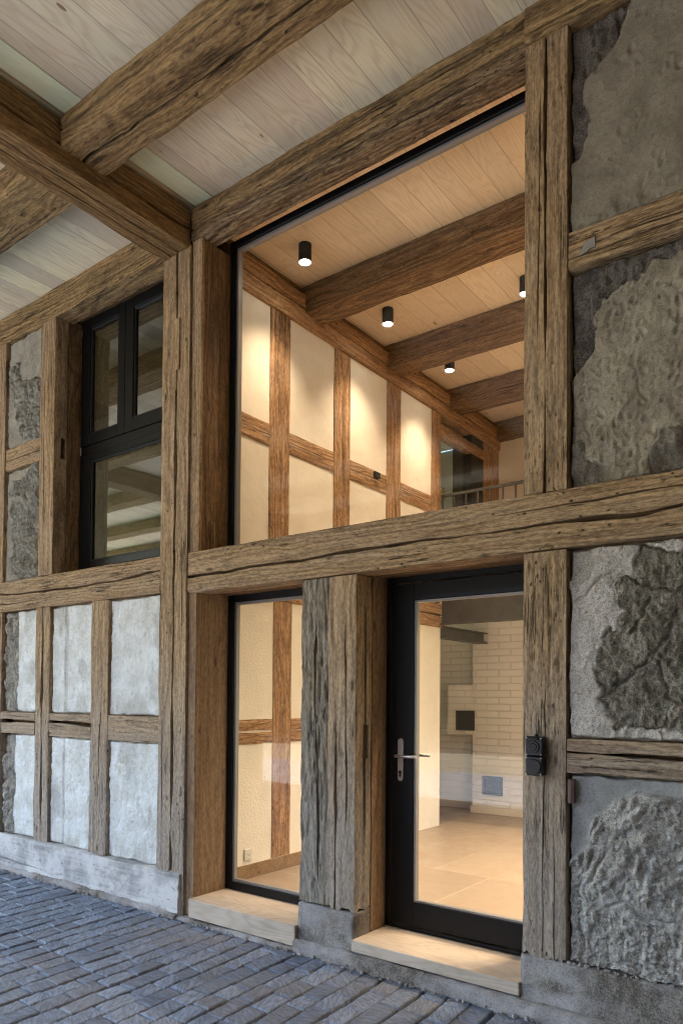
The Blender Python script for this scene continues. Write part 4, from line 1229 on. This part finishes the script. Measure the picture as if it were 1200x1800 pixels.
# ------------------------------------------------------------------ ceiling and beams outside
mb = MB()
x = -20.0
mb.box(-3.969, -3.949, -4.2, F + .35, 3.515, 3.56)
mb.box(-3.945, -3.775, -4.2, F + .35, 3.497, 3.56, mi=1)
for x in [-20 + 1.16 * k for k in range(14)] + [-3.772 + 1.16 * k for k in range(6)]:
    x1 = min(x + 1.16, 2.2) if x > -3.8 else min(x + 1.16, -3.98)
    mb.box(x + .0015, x1 - .0015, -4.2, F + .35, 3.50, 3.56)
o = mb.build('plank_ceiling', [M['ceiling_boards'], M['lit_strip_board']]); tag(o, kind='structure')
mb = MB(); mb.box(-20.2, 2.4, -4.4, 9.2, 3.80, 3.95); o = mb.build('roof', M['roof_tile']); tag(o, kind='structure')

def beam(name, label, *a, **k):
    o = timber(name, *a, **k)
    tag(o, label, 'beam', kind='thing')
    return o
beam('ceiling_beam', 'heavy dark brown ceiling beam running out from the wide cracked post', 'y', -4.255, -3.972, -4.2, F - .018, 3.195, 3.470, M['timber_main'], None,
     [('+x', .52, .016, .05, .0, 1, .030), ('-z', .35, .006, .02, .55, 1, .03), ('-z', .65, .005, .02, .6, 1, .02)], edge=.012, pits=.0015)
beam('ceiling_beam', 'tan cracked joist parallel to the wall, tenoned into the dark brown beam', 'x', -3.972, 2.2, 2.425, 2.735, 3.295, 3.495, TT, None,
     [('-z', .48, .014, .05, .0, .9, .05), ('-y', .5, .010, .03, 0, .8, .03)], edge=.018, pits=.003)
beam('ceiling_beam', 'short length of joist seen left of the dark brown beam', 'x', -20.0, -4.258, 2.43, 2.76, 3.290, 3.495, TT, None, [('-z', .5, .006, .03, .3, 1, .03)], edge=.015, pits=.004)
# more joists behind the viewpoint, which the window panes mirror
for i, yy in enumerate((1.0, -.5, -2.0, -3.5)):
    o = timber('ceiling_beam', 'x', -20.0, -4.258, yy, yy + .28, 3.290, 3.495, TT, None, edge=.015, ds=.08, dl=.05)
    tag(o, 'ceiling joist over the yard behind the viewpoint, mirrored in the casement window', 'beam', 'joists behind the viewpoint', 'thing')

o = timber('ceiling_beam', 'y', -9.6, -9.3, -4.2, F, 3.195, 3.470, TB, None, edge=.012, ds=.08, dl=.05)
tag(o, 'second heavy cross beam further along the passage, mirrored in the casement window', 'beam', None, 'thing')
# unseen walls added right and behind the camera, so light rakes from the left
mb = MB(); mb.box(2.2, 2.4, -4.2, F, -1.60, 3.80); o = mb.build('light_blocking_wall', M['render_mid'])
tag(o, 'unseen side wall added to keep light off the right, beside the viewpoint', 'wall', kind='thing')
mb = MB(); mb.box(-2.4, 2.2, -4.4, -4.2, -1.60, 3.80); o = mb.build('light_blocking_wall', M['timber_brown'])
tag(o, 'unseen back wall added to block light from behind the viewpoint', 'wall', kind='thing')

# the barn across the yard, seen only as a reflection
bn = thing('opposite_barn', 'old barn with boarded wall and tiled eaves across the yard, seen mirrored in the panes', 'barn', (-14, -15, -1.6), kind='thing')
timber('wall', 'x', -34, 8, -15.6, -15.2, -1.6, 4.8, TB, bn, ds=.5, dl=.4)
for kx in range(30):
    timber('rafter', 'y', -33 + kx * 1.3, -32.86 + kx * 1.3, -15.3, -13.6, 4.75, 4.93, TT, bn, ds=.3, dl=.1)
mb = MB()
for k in range(12): mb.box(-34, 8, -15.5 + k * .16, -15.36 + k * .16, 4.95 + .012 * (k % 2), 4.98 + .012 * (k % 2))
mb.box(-34, 8, -15.6, -13.5, 5.01, 5.06)
for k in range(14): mb.box(-34, 8, -13.7 - k * .3, -13.4 - k * .3, 5.06 + k * .2, 5.10 + k * .2)
mb.build('roof', M['roof_tile'], bn)

# ------------------------------------------------------------------ interior
XL = -3.95
FL = -1.40
mb = MB(); mb.box(-7.5, 2.2, 3.84, 9.0, FL - .08, FL); o = mb.build('tile_floor', M['tile']); tag(o, kind='structure')
mb = MB(); mb.box(-7.5, 2.2, 3.84, 9.0, 3.47, 3.53); o = mb.build('inner_ceiling', M['ceiling_inside']); tag(o, kind='structure')
iw = thing('inner_timbered_wall', 'warmly lit cream plaster wall with brown timbers, left side of the room', 'wall', (XL, 5.5, FL), kind='thing')
TI = M['timber_inside']
timber('wall_plate', 'y', XL - .20, XL + .025, 3.80, 8.60, 3.125, 3.40, TI, iw, [('+x', .50, .010, .03, 0, 1, .02)], edge=.012)
timber('wall_plate', 'y', XL - .20, XL - .02, 3.80, 8.60, 3.40, 3.468, TB, iw)
for (a, b) in ((4.26, 4.50), (5.10, 5.34), (5.95, 6.20), (6.82, 7.02)):
    timber('post', 'z', XL - .14, XL + .006, a, b, 1.04, 3.122, TI, iw, [('+x', .5, .005, .03, .1, .9, .02)] if a > 5 else [], edge=.005, wob=.002)
timber('post', 'z', XL - .14, XL + .006, 8.075, 8.50, 1.20, 3.122, TI, iw, edge=.005)
for (a, b) in ((3.80, 4.258), (4.502, 5.098), (5.342, 5.948), (6.202, 6.818)):
    timber('rail', 'y', XL - .12, XL + .003, a, b, 1.995, 2.180, TI, iw, [('+x', .5, .010, .03, 0, 1, .02)], edge=.006, wob=.003)
timber('floor_beam', 'y', XL - .16, XL + .008, 3.80, 7.10, .770, 1.035, TI, iw, [('+x', .5, .008, .03, 0, 1, .02)], edge=.01)
for (a, b) in ((4.33, 4.55), (5.6, 5.82)):
    timber('post', 'z', XL - .14, XL + .004, a, b, -1.29, .768, TI, iw, edge=.005)
timber('rail', 'y', XL - .12, XL + .003, 3.80, 4.328, -.372, -.180, TI, iw, [('+x', .5, .008, .03, 0, 1, .01)], edge=.006)
timber('rail', 'y', XL - .12, XL + .003, 4.552, 5.598, -.372, -.180, TI, iw, [('+x', .5, .008, .03, 0, 1, .01)], edge=.006)
mb = MB(); mb.box(XL - .25, XL - .004, 3.80, 6.92, 1.036, 3.124); mb.build('plaster_panel', M['inside_plaster'], iw)
mb = MB(); mb.box(XL - .25, XL - .004, 3.80, 7.04, -1.398, .769); mb.build('plaster_panel', M['inside_rough'], iw)
mb = MB(); mb.box(XL - .02, XL + .008, 3.845, 6.3, -1.399, -1.295, .002); mb.build('skirting', M['lining'], iw)
mb = MB(); mb.box(XL - .25, XL - .004, 7.76, 8.074, 1.2, 3.124); mb.build('black_panel', M['black_matt'], iw)

# inner window high on the left wall
nw = thing('inner_window', 'internal opening high in the far left corner with dark louvre-like beams behind', 'window', (XL, 7.4, 1.2), kind='thing')
timber('head_rail', 'y', XL - .10, XL + .004, 7.022, 8.07, 2.90, 3.02, TI, nw, edge=.004)
mb = MB(); mb.box(XL - .06, XL - .055, 7.025, 7.758, 1.25, 2.898); mb.build('pane', M['glass'], nw)
# what stands behind it: loft ceiling and two beams
lr = thing('loft_room', 'small lit loft room behind the internal opening with three dark beams', 'room', (-5.5, 7.5, 1.2), kind='thing')
for (z0, z1) in ((2.75, 2.95), (2.20, 2.40), (1.55, 1.80)):
    timber('beam', 'y', -5.2, -5.0, 6.6, 9.0, z0, z1, TI, lr, edge=.01, ds=.06, dl=.04)
mb = MB(); mb.box(-7.49, -7.4, 6.6, 9.0, 1.2, 3.468); mb.box(-7.4, XL - .26, 6.5, 6.6, 1.2, 3.468); mb.box(-7.5, XL - .2, 9.0, 9.1, 1.2, 3.468); mb.box(-7.5, XL - .26, 6.6, 9.0, 1.10, 1.19); mb.build('back_wall', M['plaster_plain'], lr)

def ibeam(label, y0, y1):
    o = timber('interior_joist', 'x', XL - .02, 2.2, y0, y1, 3.235, 3.468, M['timber_joist'], None, [('-z', .5, .005, .02, .1, .6, .02)], edge=.014, pits=.002)
    tag(o, label, 'beam', 'dark joists across the lit room ceiling', 'thing')
ibeam('nearest dark brown joist under the lit ceiling, between the first and second spotlights', 4.66, 4.93)
ibeam('second brown joist of the lit room, between the second and third spotlights', 5.93, 6.19)
ibeam('third brown joist of the lit room, beyond the third spotlight', 7.19, 7.44)
ibeam('farthest joist, tight against the end wall of the lit room', 8.39, 8.60)

ew = MB(); ew.box(XL - .02, 2.2, 8.50, 8.7, 1.2, 3.40)
o = ew.build('end_wall', M['inside_plaster']); tag(o, 'plain cream end wall behind the gallery railing', 'wall', kind='thing')

# gallery: slab with dark steel edge, railing
gl = thing('gallery', 'upper gallery floor with dark steel edge beam across the room', 'gallery', (-1.5, 7.1, .80), kind='thing')
mb = MB(); mb.box(XL + .009, 2.2, 7.05, 7.07, .800, 1.22, .002); mb.box(XL + .012, 2.2, 6.985, 7.05, .800, .812, .002); mb.box(XL + .012, 2.2, 6.985, 7.05, 1.208, 1.22, .002)
mb.build('edge_beam', M['raw_steel'], gl)
mb = MB(); mb.box(XL + .012, 2.2, 7.072, 8.498, 1.00, 1.20); mb.build('floor_slab', M['plaster_plain'], gl)
rl = thing('gallery_railing', 'thin grey steel railing along the gallery edge', 'railing', (-1.5, 7.05, 1.22), kind='thing')
mb = MB(); mb.box(-3.945, 2.2, 7.028, 7.052, 2.205, 2.235, .002); mb.build('top_rail', M['raw_steel'], rl)
b0 = None
xx = -3.93
kk = 0
while xx < 2.15 and kk < 46:
    if b0 is None:
        mb = MB(); mb.box(xx - .007, xx + .007, 7.032, 7.048, 1.222, 2.204); b0 = mb.build('baluster', M['raw_steel'], rl)
    else:
        c = b0.copy(); COL.objects.link(c); c.parent = rl; c.matrix_basis = Matrix.Translation((kk * .142, 0, 0)) @ b0.matrix_basis
    kk += 1; xx += .142

# steel beam carrying the wall over the opening to the back room
sb = MB(); sb.box(XL - .09, XL + .05, 7.06, 8.14, .660, .674); sb.box(XL - .09, XL + .05, 7.06, 8.14, .775, .790); sb.box(XL - .025, XL - .010, 7.06, 8.14, .675, .774)
o = sb.build('steel_beam', M['raw_steel']); tag(o, 'dark steel H-beam under the gallery seen through the door glass', 'beam', kind='thing')

# back wall and stove breast in whitewashed brick
bwm = thing('brick_back_wall', 'whitewashed brick wall with stepped chimney breast seen through the door glass', 'wall', (-3.0, 8.4, FL), kind='thing')
mb = MB(); mb.box(-7.5, 2.2, 8.36, 8.48, FL, .999); mb.build('wall', M['brick'], bwm)
mb = MB(); mb.box(-4.105, -1.2, 8.12, 8.359, FL, .999, .006); mb.box(-4.453, -4.106, 8.12, 8.359, -.455, .154, .006); mb.build('chimney_breast', M['brick'], bwm)
mb = MB(); mb.box(-7.5, -4.107, 8.340, 8.359, FL + .001, FL + .09, .003); mb.box(-4.12, -1.2, 8.100, 8.1195, FL + .001, FL + .085, .003); mb.build('skirting', M['plaster_plain'], bwm)
def hatch(label, x0, x1, z0, z1):
    h = thing('soot_door', label, 'hatch', ((x0 + x1) / 2, 8.11, z0), 'dark hatches in the chimney breast', 'thing')
    frame_bars(x0, x1, z0, z1, 8.100, 8.119, .018, .002).build('frame', M['soot_metal'], h)
    mb = MB(); mb.box(x0 + .018, x1 - .018, 8.106, 8.119, z0 + .018, z1 - .018, .002)
    mb.box(x0 + .03, x1 - .03, 8.101, 8.106, (z0 + z1) / 2 - .006, (z0 + z1) / 2 + .006)
    mb.build('door_leaf', M['soot_metal'], h)
    mb = MB(); mb.lathe((x1 - .05, 8.096, (z0 + z1) / 2 + .03), 'y', [(0, .008), (.010, .008)], 12); mb.build('knob', M['black_matt'], h)
hatch('upper dark metal hatch in the stepped chimney breast', -4.323, -4.072, -.400, -.158)
hatch('lower dark metal hatch near the floor of the chimney breast', -3.962, -3.700, -1.170, -.942)

# closing walls of the room: right side with a garden window, back room left
mb = MB(); mb.box(2.2, 2.4, 3.46, 7.2, FL, 3.53); mb.box(2.2, 2.4, 7.2, 8.7, .95, 3.53); mb.box(2.2, 2.4, 8.4, 8.7, FL, .949); o = mb.build('room_wall', M['inside_plaster']); tag(o, 'right end wall of the lit room, out of sight', 'wall', kind='thing')
mb = MB(); mb.box(-7.6, -7.5, 6.9, 8.7, FL, 3.53); o = mb.build('room_wall', M['inside_plaster']); tag(o, 'left wall of the back room', 'wall', kind='thing')
mb = MB(); mb.box(-7.5, XL - .26, 6.9, 7.0, FL, 1.0); o = mb.build('room_wall', M['inside_plaster']); tag(o, 'partition closing the back room', 'wall', kind='thing')
# room behind the casement: dark
mb = MB(); mb.box(-9, XL - .27, 5.4, 5.5, .9, 3.46); mb.box(-9, XL - .27, 3.80, 5.4, .86, .90); o = mb.build('side_room', M['inside_plaster']); tag(o, 'unlit room behind the casement window', 'room', kind='thing')

# wall socket low on the inner wall
so = thing('wall_socket', 'white square wall socket low on the cream inner wall', 'socket', (XL, 4.06, -1.22), kind='thing')
mb = MB(); mb.box(XL - .003, XL + .010, 4.02, 4.10, -1.258, -1.170, .003); mb.build('plate', M['white_plastic'], so)
mb = MB(); mb.lathe((XL + .007, 4.06, -1.214), 'x', [(0, .026), (.005, .026), (.0051, .021), (.004, .020)], 24); mb.build('insert', M['white_plastic'], so)
mb = MB()
for (dy, dz) in ((-.009, 0), (.009, 0), (0, -.007)): mb.lathe((XL + .0115, 4.06 + dy, -1.214 + dz), 'x', [(0, .0026), (.0012, .0026)], 10)
mb.build('pin_hole', M['black_matt'], so)
bx = MB(); bx.box(XL, XL + .030, 5.715, 5.80, 2.105, 2.165, .004)
o = bx.build('sensor_box', M['black_matt']); tag(o, 'tiny black box on the inner wall rail between two posts', 'sensor', kind='thing')

# spotlights
def spot(x, y, label, k=1.0):
    r = thing('spotlight', label, 'spotlight', (x, y, 3.33), 'black cylinder spotlights under the room ceiling', 'thing')
    mb = MB(); mb.lathe((x, y, 3.33), 'z', [(.006, .044), (0, .048), (0, .050), (.138, .050), (.139, .048)], 32)
    mb.f.pop(-2)      # open bottom
    mb.build('housing', M['black_matt'], r, 40)
    mb = MB(); mb.lathe((x, y, 3.333), 'z', [(0, .043), (.003, .043)], 32); mb.build('lens', M['lens'], r)
    ld = bpy.data.lights.new('spotlight_lamp', 'SPOT')
    ld.energy = SPOT_ENERGY * k; ld.color = WARM; ld.spot_size = math.radians(95); ld.spot_blend = 1.0; ld.shadow_soft_size = .04
    lo = bpy.data.objects.new('spotlight_lamp', ld); COL.objects.link(lo); lo.parent = r
    lo.matrix_basis = Matrix.Translation((0, 0, -.012))
spot(-3.57, 4.23, 'nearest black cylinder spotlight, beside the window frame', .42)
spot(-3.57, 5.38, 'second black cylinder spotlight, between the nearest and second joists', .42)
spot(-3.57, 6.52, 'third black cylinder spotlight, smallest and farthest in the row', .42)
spot(-2.385, 5.64, 'black spotlight half hidden behind the right post')
spot(-1.2, 4.4, 'fill spotlight added over the hidden right part of the room, near the glass', 2.2)  # this and the unseen lamps below are added as ambient fill
spot(-1.0, 6.52, 'fill spotlight added over the hidden right part of the room, near the gallery', 2.2)
spot(.3, 4.4, 'fill spotlight added far right over the hidden part of the room, near the glass', 2.2)
spot(.3, 5.6, 'fill spotlight added far right over the hidden part of the room, mid ceiling', 2.2)
spot(-1.0, 5.5, 'fill spotlight added over the hidden right part of the room, mid ceiling', 2.2)

# ------------------------------------------------------------------ power socket on the right post
ps = thing('outdoor_socket', 'black double outdoor power socket screwed to the post right of the door', 'socket', (-1.368, F - .03, -.373), kind='thing')
for i, (z0, z1) in enumerate(((-.279, -.185), (-.375, -.281))):
    mb = MB(); mb.box(-1.426, -1.340, F - .066, F - .009, z0, z1, .005)
    bd = mb.build('housing', M['plastic'], ps)
    zc = (z0 + z1) / 2 - .003
    mb = MB()
    r = .029 if i == 0 else .037
    mb.lathe((-1.383, F - .066 - .008, zc), 'y', [(0, r - .004), (0, r - .002), (.003, r), (.009, r)], 32)
    if i == 0: mb.lathe((-1.383, F - .066 - .012, zc), 'y', [(0, .016), (.004, .019)], 24); mb.box(-1.408, -1.358, F - .079, F - .064, z1 - .016, z1 - .006, .002)
    mb.build('cover', M['plastic'], bd, 40)
    for sx in (-1.419, -1.347):
        for sz in (z0 + .007, z1 - .007):
            mb = MB(); mb.lathe((sx, F - .068, sz), 'y', [(0, .0026), (.003, .0026)], 10); mb.build('screw', M['steel'], bd)
mb = MB(); mb.lathe((-1.383, F - .035, -.186), 'z', [(0, .011), (.010, .011), (.0101, .008), (.014, .007)], 16); mb.build('cable_gland', M['plastic'], ps)
